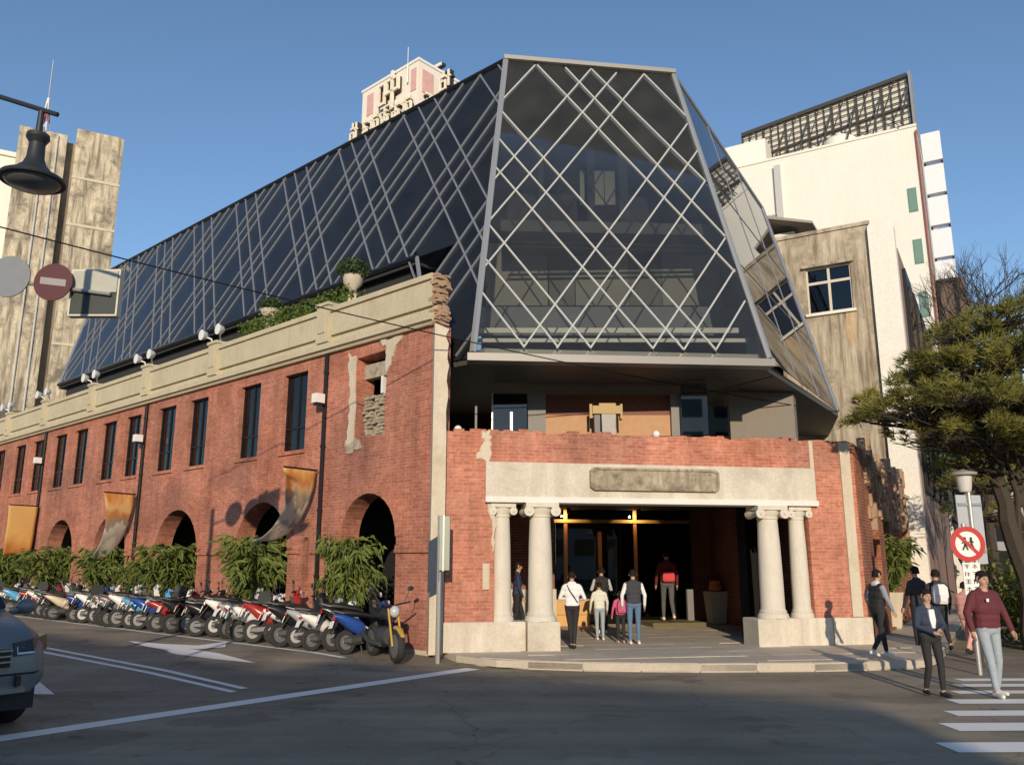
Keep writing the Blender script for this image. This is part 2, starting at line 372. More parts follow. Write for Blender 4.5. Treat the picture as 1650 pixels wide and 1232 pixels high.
# paving slabs in front of the entrance and inside it
def inside(p, poly):
    c = False; n = len(poly)
    for i in range(n):
        a, b_ = poly[i], poly[i-1]
        if (a.y > p.y) != (b_.y > p.y) and p.x < (b_.x-a.x)*(p.y-a.y)/(b_.y-a.y)+a.x: c = not c
    return c
kin = [V((p.x, p.y, 0)) for p in poly]
for j in range(-3, 8):
    for i in range(-1, 11):
        u0 = i*1.0 + (.5 if j % 2 else 0); y0 = j*.8
        if y0 >= -.05 and not ((2.3 if y0 < .5 else .3) < u0 and u0 + 1 < (6.4 if y0 < .5 else 8.5)): continue
        cs = [A + fd*(u0+du) + fin*(y0+dy) for du in (.006, .994) for dy in (.006, .794)]
        if not all(inside(c + (c-(sum(cs, V((0,0,0)))/4))*.55, kin) for c in cs): continue
        m_ = MB(); q = [cs[0], cs[2], cs[3], cs[1]]; zt = .15 + ru(-.003, .003)
        m_.prism([V((p.x, p.y, .13)) for p in q], (0, 0, zt-.13)); m_.build('paving_slab', SLAB, sw)
# painted road marks
def mark(name, pts, dz=.005):
    m_ = MB(); ps = []
    for p in pts: ps.append(V((p.x, p.y, gh(p.x, p.y) + dz)))
    if len(ps) == 4:                                # follow the street's slope
        k = 24; vs = []
        for i in range(k+1):
            for a, b_ in ((ps[0], ps[1]), (ps[3], ps[2])):
                q = a.lerp(b_, i/k); vs.append(V((q.x, q.y, gh(q.x, q.y) + dz)))
        m_.add(vs, [(2*i, 2*i+2, 2*i+3, 2*i+1) for i in range(k)])
    else:
        tris = tessellate_polygon([ps]); m_.add(ps, [tuple(t) for t in tris])
    return struct(m_.build(name, PAINT, fix=True))
def stripe(name, a, b_, wd):
    t_ = (b_ - a).normalized(); n_ = V((-t_.y, t_.x, 0)) * wd/2
    return mark(name, [a - n_, b_ - n_, b_ + n_, a + n_])
stripe('stop_line', gz(-90, 1203, 0), gz(762, 1077, 0), .33)
stripe('centre_line', gz(30, 1039, 0), gz(394, 1110, 0), .12)
stripe('centre_line', gz(50, 1050, 0), gz(376, 1115, 0), .12)
stripe('lane_line', A + dl*1.2 + nl*1.45, A + dl*26 + nl*1.5, .13)
arrow = [(206,1039),(262,1044),(318,1047),(366,1041),(362,1050),(318,1053),(304,1052),(352,1060),(412,1075),(345,1069),(280,1060),(262,1053),(235,1048)]
mark('road_arrow', [gz(x, y, 0) for x, y in arrow])
mark('road_arrow', [gz(x, y, 0) for x, y in [(88,1119),(40,1118),(64,1100)]])
for y0, xl in [(1095,1544),(1104,1541),(1115,1538),(1130,1535),(1149,1532),(1171,1529),(1204,1525),(1250,1518)]:
    a = gz(xl, y0, 0); stripe('crosswalk_stripe', a, a + V((4.5, .12, 0)), .46 if y0 > 1160 else .36 if y0 > 1120 else .28)
# ------------------------------------------------------------------ brick arcade (left wing)
LW = thing('brick_arcade_building', 'long two storey red brick arcade with cream parapet and round arches', 'building', A, LANG)
WINS = [(2.02,3.06),(5.09,6.13),(7.25,8.26),(10.05,11.12),(12.02,13.14),(14.38,15.48),(16.24,17.38),(18.64,19.8),(20.58,21.76),(22.82,24.04),(24.88,26.1),(27.35,28.5),(29.4,30.5)]
ARCH = [(2.47,.95),(6.76,1.22),(11.3,1.30),(15.85,1.24),(20.1,1.25),(24.5,1.25),(28.8,1.25)]
AT = 3.33
def archpoly(c, r, top=AT, z0=.03, n=14):
    return [(c - r, z0)] + [(c - r*cos(pi*i/n), top - r + r*sin(pi*i/n)) for i in range(n+1)] + [(c + r, z0)]
holes = [archpoly(c, r) for c, r in ARCH] + [[(a, 4.55), (a, 6.53), (b_, 6.53), (b_, 4.55)] for a, b_ in WINS[1:]]
a, b_ = WINS[0]
holes.append([(a,4.6),(a+.02,5.4),(a-.03,6.1),(a,6.53),(b_+.05,6.5),(b_-.02,5.9),(b_+.05,5.3),(b_,4.62)])
holes.append(archpoly(4.80, .13, 2.42, 1.2, 8))
m_ = MB(); m_.holed([(0.45, -.1), (33, -.1), (33, 6.84), (0.45, 6.84)], holes, lambda x, y, d: V((x, -d, y)), .48)
m_.build('wall', BRL, LW, fix=True)
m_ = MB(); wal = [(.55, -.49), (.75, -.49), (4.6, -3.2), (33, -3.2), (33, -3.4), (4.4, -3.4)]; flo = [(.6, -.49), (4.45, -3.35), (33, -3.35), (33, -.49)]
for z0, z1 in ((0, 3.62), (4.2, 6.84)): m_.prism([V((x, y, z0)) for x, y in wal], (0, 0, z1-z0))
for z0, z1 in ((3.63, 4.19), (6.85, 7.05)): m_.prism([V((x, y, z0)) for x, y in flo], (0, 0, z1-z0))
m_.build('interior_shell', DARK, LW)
for c, r in ARCH:                                   # proud brick rings over the arches
    n = 14; o2 = [(c - (r+.24)*cos(pi*i/n), AT - r + (r+.24)*sin(pi*i/n)) for i in range(n+1)]; i2 = [(c - (r+.003)*cos(pi*i/n), AT - r + (r+.003)*sin(pi*i/n)) for i in range(n+1)]
    m_ = MB(); rings = [[V((o2[i][0], .035, o2[i][1])), V((i2[i][0], .035, i2[i][1])), V((i2[i][0], -.05, i2[i][1])), V((o2[i][0], -.05, o2[i][1]))] for i in range(n+1)]
    m_.loft(rings); m_.build('arch_band', BRL, LW, fix=True)
edges = [0.28] + [v for c, r in ARCH for v in (c - r, c + r)] + [33]
for i in range(0, len(edges)-1, 2):
    a, b_ = edges[i], edges[i+1]
    if b_ - a < .2: continue
    segs = [(a, b_)] if not (a < 4.8 < b_) else [(a, 4.6), (5.0, b_)]
    for a2, b2 in segs:
        m_ = MB(); m_.box((a2+.002, -.04, 2.04), (b2-.002, .06, 2.11)); m_.box((a2+.002, -.04, 2.113), (b2-.002, .035, 2.2)); m_.build('impost', BRL, LW)
for k, (a, b_) in enumerate(WINS):
    if k == 0: continue
    d = -.13; fw = .04
    m_ = MB(); m_.box((a, d-.05, 4.55), (a+fw, d+.02, 6.53)); m_.box((b_-fw, d-.05, 4.55), (b_, d+.02, 6.53)); m_.box((a+fw, d-.05, 6.53-fw), (b_-fw, d+.02, 6.53)); m_.box((a+fw, d-.05, 4.55), (b_-fw, d+.02, 4.55+fw)); m_.box(((a+b_)/2-.025, d-.045, 4.55+fw), ((a+b_)/2+.025, d+.015, 6.53-fw)); m_.box((a+fw, d-.045, 5.12), (b_-fw, d+.012, 5.17))
    wo = m_.build('window', BLKM, LW)
    for a2, b2 in ((a+fw, (a+b_)/2-.025), ((a+b_)/2+.025, b_-fw)):
        for z0, z1 in ((4.60, 5.12), (5.17, 6.48)):
            m_ = MB(); m_.box((a2, d-.03, z0), (b2, d-.02, z1)); m_.build('pane', WGL, wo)
    m_ = MB(); m_.box((a-.06, -.18, 4.46), (b_+.06, .05, 4.547)); m_.build('sill', BRL, LW)
# the broken first window
a, b_ = WINS[0]
RUB = stained('rubble_masonry', (.50, .42, .31), (.10, .085, .07), .95, .5, scale=7)
m_ = MB()
for i in range(7):
    for j in range(12):
        x0 = a + (b_-a)*i/7; z0 = 4.6 + 1.0*j/12
        if (i % 3 == 1 and j % 4 in (1, 2)) or rnd() < .1: continue
        m_.box((x0+ru(0,.02), -.32, z0+ru(0,.012)), (x0+(b_-a)/7-ru(.005,.03), -.14-ru(0,.1), z0+1/12-ru(.004,.02)))
m_.box((a, -.4, 4.6), (b_, -.3, 5.62)); m_.box((a, -.4, 6.02), (b_+.02, -.2, 6.36))
m_.build('rubble_infill', RUB, LW)['kind'] = 'stuff'
m_ = MB(); m_.box((a+.36, -.3, 5.62), (a+.43, -.2, 6.02)); m_.build('window_post', WHT, LW)
def ragged(name, pts, y, mat, parent, t=.035, fr='L', sub=5, amp=.05):
    out = []
    n = len(pts)
    for i in range(n):
        p, q = pts[i], pts[(i+1) % n]
        for j in range(sub):
            f = j / sub; out.append((p[0]+(q[0]-p[0])*f + (ru(-amp, amp) if j else 0), p[1]+(q[1]-p[1])*f + (ru(-amp, amp) if j else 0)))
    m_ = MB(); s = 1 if fr == 'L' else -1
    m_.holed(out, [], lambda x, z, d: V((x, s*(y - d), z)), t); return m_.build(name, mat, parent, fix=True)
ragged('plaster_patch', [(b_+.34, 4.5), (b_+.04, 4.55), (b_+.06, 6.56), (b_+.36, 6.66), (b_+.28, 5.9), (b_+.2, 5.3)], .034, PLAS, LW)
ragged('plaster_patch', [(a-.03, 6.0), (a-.25, 6.4), (a-.55, 6.76), (a+.3, 6.78), (a-.02, 6.56)], .034, PLAS, LW)
ragged('plaster_patch', [(b_-.25, 4.36), (b_+.3, 4.3), (b_+.34, 4.6), (b_-.2, 4.58)], .03, RUB, LW)
# cornice, parapet and its pilasters
m_ = MB(); prof = [(0, 6.80), (.10, 6.80), (.13, 6.86), (.2, 6.88), (.2, 7.02), (.03, 7.05), (.03, 7.22), (-.22, 7.22), (-.22, 6.80)]
m_.loft([[V((x, y, z)) for y, z in prof] for x in (.36, 33)]); m_.build('cornice', PARA, LW, fix=True)
PIL = [.55, 4.31, 9.67, 13.97, 18.25, 22.8, 26.95, 31.2]
for i in range(len(PIL)-1):
    a, b_ = PIL[i]+.24, PIL[i+1]-.24
    if i == 0: a = .44
    m_ = MB(); m_.box((a, -.22, 7.223), (b_, .11, 7.80)); m_.build('parapet_panel', PARA, LW)
    m_ = MB(); m_.box((a, -.25, 7.803), (b_, .17, 7.9)); m_.box((a, -.22, 7.902), (b_, .12, 7.95)); m_.build('coping', PARA, LW)
for x in PIL[1:]:
    m_ = MB(); m_.box((x-.237, -.36, 7.06), (x+.237, .2, 7.98)); m_.box((x-.27, -.4, 7.982), (x+.27, .24, 8.06)); m_.box((x-.14, .2, 7.3), (x+.14, .225, 7.8)); m_.build('parapet_pilaster', PARA, LW)
m_ = MB()                                            # broken masonry at the sheared-off end
for i in range(210):
    z = ru(6.78, 7.9); x = ru(.30, .42) + .06*noise.noise(V((z*4, 0, 0))); y = ru(-.24, .08); sx = ru(.02, .07); m_.box((x-sx, y-ru(.04,.09), z), (x+.12, y+ru(.03, .07), z+ru(.03, .065)))
m_.build('broken_end', stained('broken_brick', (.50, .34, .22), (.20, .11, .07), .8, .3, scale=6), LW)['kind'] = 'stuff'
# plaster strip at the corner, ragged along its free edge
m_ = MB(); L_ = []
zz = [.1] + [3.9 + .16*i for i in range(18)]
pr = [(-.30, z) for z in (.1, 6.74)] + [(-.02 + (ru(-.05, .035) if z > 4.4 else 0), z) for z in reversed(zz)]
m_.holed(pr, [], lambda x, z, d: A + fd*x + fin*(d-.02) + V((0, 0, z)), .42)
m_.v = [toL(p) for p in m_.v]; m_.build('corner_plaster_strip', PLAS, LW, fix=True)
for x in (4.22, 13.9, 22.57):
    m_ = MB(); m_.tube([(x, .07, .15), (x, .07, 6.78)], .05, 8)
    for z in (1.5, 3.0, 4.5, 6.3): m_.tube([(x, .07, z), (x, .07, z+.06)], .065, 8)
    m_.build('drainpipe', BLKM, LW)
    f = thing('wall_floodlight', {4.22: 'small white floodlight on the drainpipe nearest the broken window', 13.9: 'small white floodlight on the drainpipe at the middle of the arcade', 22.57: 'small white floodlight on the farthest drainpipe of the arcade'}[x], 'floodlight', A + dl*x + nl*.12 + V((0, 0, 5.55)), LANG, 'floodlights on the drainpipes')
    m_ = MB(); m_.box((-.1, .02, 0), (.1, .26, .22)); m_.build('housing', WHT, f); m_ = MB(); m_.box((-.12, .0, -.05), (.12, .2, -.005)); m_.build('bracket', BLKM, f)
# lamps in pairs on the parapet
pn = {9.67: 'nearest the potted shrub', 13.97: 'second along from the potted shrub', 18.25: 'beside the far end of the glass roof', 22.8: 'just past the glass roof', 26.95: 'at the far left'}
for x, s_ in pn.items():
    for k, dx in enumerate((-.42, .36)):
        f = thing('parapet_lamp', ('nearer' if k == 0 else 'farther') + ' white spot lamp on the parapet pilaster ' + s_, 'spot lamp', A + dl*(x+dx*.6) + nl*.1 + V((0,0,8.06)), LANG, 'white lamps on the parapet')
        m_ = MB(); m_.tube([(0, 0, 0), (0, .04, .12), (dx*.5, .12, .2)], .025, 6); m_.build('arm', WHT, f)
        m_ = MB(); m_.lathe([(.05, -.1), (.11, -.06), (.15, .08), (.16, .1), (.02, .105)], 12, (dx*.6, .16, .25), ax='y'); m_.build('lamp_head', WHT, f, smooth=True, fix=True)
# ------------------------------------------------------------------ brick entrance front
FR = thing('brick_entrance_building', 'ruined red brick entrance front with stone lintel and four columns', 'building', A, FANG)
top = [(9.04, 4.44)]
u = 8.9
while u > .1: top.append((u, 4.48 + ru(-.035, .03))); u -= ru(.12, .35)
top.append((.0, 4.47))
m_ = MB(); m_.holed([(0, .12), (FW, .12)] + top, [[(.98, .122), (.98, 3.3), (7.86, 3.3), (7.86, .122)]], lambda x, z, d: V((x, d, z)), .4)
m_.build('wall', BRF, FR, fix=True)
m_ = MB()
for i in range(34): x = ru(.1, 8.8); m_.box((x, ru(-.01,.1), 4.42), (x+ru(.1,.24), ru(.2,.38), 4.46+ru(.01,.09)))
m_.build('loose_brick', BRF, FR)['kind'] = 'stuff'
m_ = MB(); m_.box((.79, -.07, 3.146), (8.05, .45, 3.85)); m_.build('lintel', STONE, FR)
m_ = MB(); m_.box((.78, -.13, 3.03), (8.06, .45, 3.143)); m_.build('lintel_moulding', WHITEP, FR)
pq = [(2.96+.0, 3.36), (3.05, 3.3), (5.70, 3.3), (5.79, 3.36), (5.79, 3.70), (5.70, 3.77), (3.05, 3.77), (2.96, 3.70)]
m_ = MB(); m_.holed(pq, [], lambda x, z, d: V((x, -.13 + d, z)), .055, back=False); pl_ = m_.build('plaque', PLAQ, FR, fix=True)
m_ = MB(); q2 = [(4.375 + (x-4.375)*.965, 3.535 + (z-3.535)*.8) for x, z in pq]
m_.holed(pq, [q2], lambda x, z, d: V((x, -.16 + d, z)), .028); m_.build('plaque_rim', PLAQ, pl_, fix=True)
ragged('plaster_patch', [(.6, 3.9), (.78, 4.3), (.66, 4.49), (.88, 4.49), (.92, 4.2), (.86, 3.86)], .012, PLAS, FR, fr='F', t=.02)
ragged('plaster_patch', [(.82, 3.02), (.93, 2.6), (.92, 2.0), (.97, 2.1), (1.0, 2.7), (.96, 3.03)], .012, PLAS, FR, fr='F', t=.02, amp=.03)
m_ = MB(); m_.box((7.98, -.03, 3.86), (8.07, .02, 4.46)); m_.build('plaster_fillet', PLAS, FR)
m_ = MB(); m_.box((8.70, -.05, .715), (8.94, .02, 4.45)); m_.build('plaster_pilaster', PLAS, FR)
m_ = MB(); m_.box((.74, -.045, 1.32), (.88, .0, 1.82)); m_.build('meter_box', PLAS, FR)
for a, b_, y0 in ((-.02, 1.60, -.07), (1.62, 2.27, -.2), (6.45, 7.12, -.2), (7.14, 8.2, -.07), (8.22, 9.13, -.07)):
    m_ = MB(); e = .015; m_.loft([[V((a,y0,z)), V((b_,y0,z)), V((b_,.5,z)), V((a,.5,z))] for z in (.14, .68)] + [[V((a+e,y0+e,.70)), V((b_-e,y0+e,.70)), V((b_-e,.49,.70)), V((a+e,.49,.70))]]); m_.build('plinth_block', STONE, FR, fix=True)
def column(u, y, r, name='column'):
    m_ = MB(); c = (u, y, 0)
    m_.lathe([(r*1.28, .70), (r*1.3, .74), (r*1.22, .79), (r*1.1, .81), (r*1.14, .84), (r*1.02, .88), (r, .95), (r*.99, 1.5), (r*.93, 2.2), (r*.84, 2.72), (r*.83, 2.735), (r*.9, 2.75), (r*.9, 2.78), (r*.84, 2.8)], 24, c)
    col = m_.build(name, COLST, FR, smooth=30, fix=True)
    m_ = MB(); m_.lathe([(r*.86, 2.80), (r*1.0, 2.87), (r*1.05, 2.93)], 20, c); m_.box((u-r*1.35, y-r*1.15, 2.935), (u+r*1.35, y+r*1.15, 3.025))
    for s in (-1, 1):
        x = u + s*r*1.1; z = 2.86; q = r*.42
        m_.lathe([(q*.2, -r*1.12), (q, -r*1.12), (q, -r*1.02), (q*.72, -r*.4), (q*.6, 0), (q*.72, r*.4), (q, r*1.02), (q, r*1.12), (q*.2, r*1.12)], 16, (x, y, z), ax='y')
        m_.lathe([(q*.3, -.03), (q*.3, 0)], 8, (x, y-r*1.12, z), ax='y')
    m_.build('capital', COLST, col, smooth=30, fix=True)
for u, y, r in ((1.16, .18, .19), (1.94, .1, .25), (6.95, .1, .25), (7.66, .18, .19)): column(u, y, r)
# inside the portico
m_ = MB(); m_.box((.1, .5, 3.32), (8.9, 9.3, 3.6)); m_.box((-.1, .42, 3.75), (FW, 7.5, 3.85)); m_.build('ceiling', flat('dark_ceiling', (.05,.045,.04), .8), FR)
def uF(px, y): h = hit(px, 880, A + fin*y, fin); return (h - A).dot(fd)
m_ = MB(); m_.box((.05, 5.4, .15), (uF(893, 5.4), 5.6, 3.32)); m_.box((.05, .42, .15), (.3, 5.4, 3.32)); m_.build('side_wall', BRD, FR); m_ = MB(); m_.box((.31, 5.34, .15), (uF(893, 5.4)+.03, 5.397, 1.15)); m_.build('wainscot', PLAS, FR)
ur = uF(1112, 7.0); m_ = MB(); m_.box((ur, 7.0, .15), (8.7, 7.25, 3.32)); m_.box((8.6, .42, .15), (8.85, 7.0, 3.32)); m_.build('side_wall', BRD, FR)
SY = 6.5
us = [uF(x, SY) for x in (892, 911, 966, 1023, 1110)]
for i, u in enumerate(us[1:4]):
    m_ = MB(); m_.box((u-.05, SY-.06, .15), (u+.05, SY+.06, 2.70 if i == 1 else 3.3)); m_.build('door_post', BRONZE, FR)
zb = hit(970, 840, A + fin*SY, fin).z
m_ = MB(); m_.box((us[0], SY-.1, zb-.04), (us[4], SY-.062, zb+.05)); m_.build('transom_beam', GOLD, FR)
for i in range(4):
    a, b_ = us[i]+.055, us[i+1]-.055
    m_ = MB(); m_.box((a, SY-.01, .2), (b_, SY+.005, zb-.05)); m_.build('door_pane', WGL, FR)
    m_ = MB(); m_.box((a, SY-.01, zb+.06), (b_, SY+.005, 3.3)); m_.build('transom_pane', WGL, FR)
m_ = MB(); m_.box((us[0]-.3, SY-.5, .45), (us[2]-.35, SY-.1, .85)); m_.box((us[0]-.2, SY-.45, .15), (us[2]-.45, SY-.15, .445)); m_.build('lit_bench', flat('orange_board', (.62, .36, .13), .6), FR)
m_ = MB(); m_.box((us[0]-.5, 9.0, .15), (us[4]+1, 9.2, 3.32)); m_.build('back_wall', flat('shop_back', (.06, .045, .035), .8), FR)
m_ = MB(); m_.box((us[0]+.6, 7.4, .15), (us[0]+1.5, 7.9, 1.4)); m_.build('reception_desk', flat('desk_wood', (.30, .13, .05), .5), FR)
ud = uF(1040, SY-.9); m_ = MB(); m_.box((ud, SY-1.3, .15), (ud+1.5, SY-.12, .26)); m_.build('door_step', flat('olive_carpet', (.14, .12, .05), .9), FR)
m_ = MB(); x = uF(1104, 6.0); m_.box((x, 6.0, .15), (x+.18, 6.1, 1.1)); m_.build('door_bollard', flat('grey_stone', (.2,.19,.18), .7), FR)
m_ = MB(); m_.box((us[4], SY-.02, .15), (us[4]+.06, SY+.9, 3.3)); m_.build('door_jamb', BLKM, FR)
# warm downlights over the doors (lit in the photograph)
for u_ in (us[1], us[3]):
    f = thing('portico_downlight', 'small warm ceiling downlight over the ' + ('left' if u_ == us[1] else 'right') + ' bronze door post', 'downlight', A + fd*u_ + fin*(SY-.45) + V((0, 0, 3.18)), FANG, 'warm downlights in the portico')
    m_ = MB(); m_.lathe([(.05, 0), (.06, .01), (.06, .14), (.01, .14)], 12); m_.build('can', BLKM, f, fix=True)
    ld = bpy.data.lights.new('downlight_lamp', 'SPOT'); lo_ = bpy.data.objects.new('downlight_lamp', ld); COL.objects.link(lo_); lo_.parent = f; lo_.location = (0, .02, -.03); ld.energy = 38; ld.color = (1, .62, .28); ld.spot_size = R(130); ld.shadow_soft_size = .03; lo_.rotation_euler = (R(62), 0, 0)
# ruined side wall running up the right-hand street
RW = thing('ruined_side_wall', 'ruined brick side wall with broken arches at the right of the entrance', 'wall', B, RANG)
top = []; x = 10.3
while x > 0: top.append((x, 4.46 - .05*x/10 - .12*abs(noise.noise(V((x*1.3, 0, 3)))) )); x -= .35
top.append((.02, 4.45))
ah = [archpoly(c, .62, 3.35, .2, 10) for c in (2.4, 4.6, 6.8, 8.9)]
m_ = MB(); m_.holed([(.02, .12), (10.3, .12)] + top, ah, lambda x, z, d: V((x, d, z)), .42); m_.build('wall', brick('ruin_brick', (.36, .10, .055), (.46, .17, .10), (.42, .28, .2), weather=1.0), RW, fix=True)
m_ = MB()
for i in range(120):
    x = ru(1.2, 10); z = ru(2.6, 4.4); m_.box((x, -.05-ru(0, .03), z), (x+ru(.05, .22), .1, z+ru(.06, .5)))
m_.build('crumbling_brick', MATS['broken_brick'], RW)['kind'] = 'stuff'
m_ = MB(); m_.box((.3, 2.6, .1), (10.3, 2.8, 4.2)); m_.build('inner_wall', DARK, RW)
# ------------------------------------------------------------------ glass pavilion on top
P = V((-.86, 17.62, 6.34)); TAU = .3; nL = (nl + V((0, 0, TAU)))
T = hit(815, 97, P, nL); Q = gz(1240, 578, P.z); nF = (Q-P).cross(T-P); U = hit(1085, 120, P, nF)
Rr = gz(1350, 662, P.z); nR = (Rr-Q).cross(U-Q); Vv = hit(1228, 335, Q, nR)
X = hit(672, 415, P, nL); Lb2 = hit(95, 620, P, nL); Lt2 = hit(170, 440, P, nL)
P2 = P + dl*1.35
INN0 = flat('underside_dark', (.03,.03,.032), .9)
GP = thing('glass_pavilion', 'angular dark glass hall with diagonal white lattice above the brick front', 'building', (2.5, 19, 0))
def gp(mb_, name, mat, parent=None, **k):
    o = mb_.build(name, mat, parent or GP, **k)
    if parent is None: o.location = -V(GP.location)
    return o
def clip2(poly, p, n):
    out = []
    for i in range(len(poly)):
        a, b_ = poly[i], poly[(i+1) % len(poly)]; da, db = (a-p).dot(n), (b_-p).dot(n)
        if da >= 0: out.append(a)
        if (da > 0 and db < 0) or (da < 0 and db > 0): out.append(a + (b_-a)*(da/(da-db)))
    return out
def area2(p): return .5*sum(p[i].x*p[(i+1)%len(p)].y - p[(i+1)%len(p)].x*p[i].y for i in range(len(p)))
def glazed(o, nrm, poly3, lines3, gmat, mmat, mw, md, t=.02, most=300, gap=.012):
    """split a facet along its lattice into separate panes; lattice bars lie on top"""
    n = V(nrm).normalized()
    if n.dot(V((0, 0, CAMZ)) - o) < 0: n = -n
    ex = V((n.y, -n.x, 0)).normalized(); ey = n.cross(ex)
    if ey.z < 0: ey = -ey; ex = -ex
    to2 = lambda p: V(((p-o).dot(ex), (p-o).dot(ey))); to3 = lambda q, d=0: o + ex*q.x + ey*q.y + n*d
    poly = [to2(p) for p in poly3]
    if area2(poly) < 0: poly.reverse()
    cells = [poly]; L2 = [(to2(a), to2(b_)) for a, b_ in lines3]
    for a, b_ in L2:
        nn = V((-(b_-a).y, (b_-a).x)); nc = []
        for c in cells:
            lo = [(p-a).dot(nn.normalized()) for p in c]
            if min(lo) > -.02 or max(lo) < .02: nc.append(c); continue
            nc += [clip2(c, a, nn), clip2(c, a, -nn)]
        cells = [c for c in nc if len(c) > 2 and abs(area2(c)) > .002]
    def seen(c):
        p = to3(sum(c, V((0, 0)))/len(c)) - O; return abs(area2(c)) * abs(p.normalized().dot(n)) / p.length_squared
    cells.sort(key=seen, reverse=True); rest = MB()
    for k, c in enumerate(cells):
        c2 = c
        for i in range(len(c)):
            e = (c[(i+1)%len(c)] - c[i])
            if e.length < 1e-6: continue
            nn = V((-e.y, e.x)).normalized(); c2 = clip2(c2, c[i] + nn*gap, nn)
            if len(c2) < 3: break
        if len(c2) < 3: continue
        m_ = rest if k >= most - 2 else MB(); m_.prism([to3(p, -t) for p in c2], n*t)
        if k < most - 2: gp(m_, 'glass_pane', gmat, fix=True)
    if rest.v: gp(rest, 'distant_pane', gmat, fix=True, kind='stuff')
    bars = []
    for a, b_ in L2:
        d = (b_-a).normalized(); s = V((-d.y, d.x))
        # clip the bar to the facet
        t0, t1 = -1e9, 1e9
        a0, b0 = a, b_
        for i in range(len(poly)):
            if True:
                e = poly[(i+1)%len(poly)] - poly[i]
        bars.append((a0, b0, s))
    m0 = len(bars); stuff = MB()
    for k, (a, b_, s) in enumerate(bars):
        m_ = MB(); m_.T = None
        pts = [to3(a - s*mw/2, -md*.4), to3(b_ - s*mw/2, -md*.4), to3(b_ + s*mw/2, -md*.4), to3(a + s*mw/2, -md*.4)]
        off = n*(md*1.4 + .0015*(k % 5)); m_.prism(pts, off); gp(m_, 'lattice_bar', mmat, fix=True)
    return ex, ey, n
def cpx(x, y): return (740 + x/2.369, 80 + y/2.369)
FL = [((163,195),(290,60)),((130,500),(503,75)),((110,660),(600,90)),((95,832),(705,95)),((245,1138),(870,285)),((372,1140),(910,385)),((500,1140),(940,500)),((738,1142),(1015,720)),((857,1146),(1050,840)),((977,1150),(1090,960)),
      ((705,95),(865,255)),((503,75),(940,505)),((405,70),(1015,715)),((297,60),(1052,850)),((160,235),(980,1148)),((150,340),(857,1146)),((130,440),(740,1142)),((110,665),(503,1140)),((100,800),(378,1138)),((85,925),(248,1136))]
def onF(x, y): return hit(*cpx(x, y), P, nF)
glazed(P, nF, [P, Q, U, T], [(onF(*a), onF(*b_)) for a, b_ in FL], GL_F, MULL, .04, .025)
# left facet: lattice repeats along the facade in threes
def onL(u, z):
    q = P + dl*u; q.z = z; return q - nl*(TAU*(z - P.z)/1.0)
zt = T.z + .0; zb_ = X.z; lines = []
polyL = [P, T, Lt2, Lb2, X, P2]
uT = lambda z: (T-P).dot(dl)*(z-P.z)/(T.z-P.z)
def uEnd(z): return (Lb2-P).dot(dl) + ((Lt2-P).dot(dl)-(Lb2-P).dot(dl))*(z-Lb2.z)/(Lt2.z-Lb2.z)
def lowz(u): return zb_ + (Lb2.z - X.z)*max(0, u-(X-P).dot(dl))/max(1, (Lb2-X).dot(dl)) if u > (X-P).dot(dl) else (P.z if u < 1.35 else P.z + (zb_-P.z)*(u-1.35)/max(.01, (X-P).dot(dl)-1.35))
topz = lambda u: T.z + (Lt2.z-T.z)*(u-(T-P).dot(dl))/((Lt2-T).dot(dl))
def clipline(b0, sl):
    pts = []
    for i in range(801):
        z = P.z + .01 + (zt+.3 - P.z)*i/800; u = b0 + sl*(z - 9.65)
        if uT(z) + .02 < u < uEnd(z) - .02 and lowz(u) < z < topz(u): pts.append((u, z))
    return pts
for k in range(-2, 13):
    for d in (0, .73, 1.45):
        for sl in (.75, -.72):
            pts = clipline(3.42 + 3.36*k + d, sl)
            if len(pts) > 30: lines.append((onL(*pts[0]), onL(*pts[-1])))
glazed(P, nL, polyL, lines, GL_L, MULD, .045, .03, gap=.008)
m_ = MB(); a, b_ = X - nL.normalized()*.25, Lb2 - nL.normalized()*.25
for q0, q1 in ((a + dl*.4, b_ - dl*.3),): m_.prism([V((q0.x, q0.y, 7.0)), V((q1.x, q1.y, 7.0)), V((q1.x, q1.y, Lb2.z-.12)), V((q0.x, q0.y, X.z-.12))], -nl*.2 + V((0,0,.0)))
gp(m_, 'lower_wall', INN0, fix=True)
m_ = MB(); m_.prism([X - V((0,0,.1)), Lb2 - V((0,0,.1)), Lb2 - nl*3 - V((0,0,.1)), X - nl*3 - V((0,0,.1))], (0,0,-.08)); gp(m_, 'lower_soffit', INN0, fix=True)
# right facet: bare mirrored panes in courses
hl = []
for f in (.3, .6): hl.append((Q.lerp(U, f), Rr.lerp(Vv, f)))
for f in (.33, .66): hl.append((Q.lerp(Rr, f), U.lerp(Vv, f)))
glazed(Q, nR, [Q, Rr, Vv, U], hl, GL_R, MULD, .02, .012, gap=.003)
def beam(a, b_, r, name, mat, n=6): m_ = MB(); m_.tube([a, b_], r, n); return gp(m_, name, mat)
beam(P, T, .085, 'corner_beam', ALU); beam(Q, U, .07, 'corner_beam', ALU); beam(Rr, Vv, .06, 'corner_beam', MULD); beam(U, Vv, .06, 'roof_edge', MULD); beam(Lb2, Lt2, .06, 'corner_beam', MULD)
beam(T, Lt2, .08, 'roof_edge', BLKM); beam(X, Lb2, .1, 'lower_edge', BLKM); beam(P2, X, .06, 'lower_edge', MULD)
EDGE = flat('edge_grey', (.24, .23, .215), .5, .3, var=.05)
qd = (Q-P).normalized(); qn = V((qd.y, -qd.x, 0))
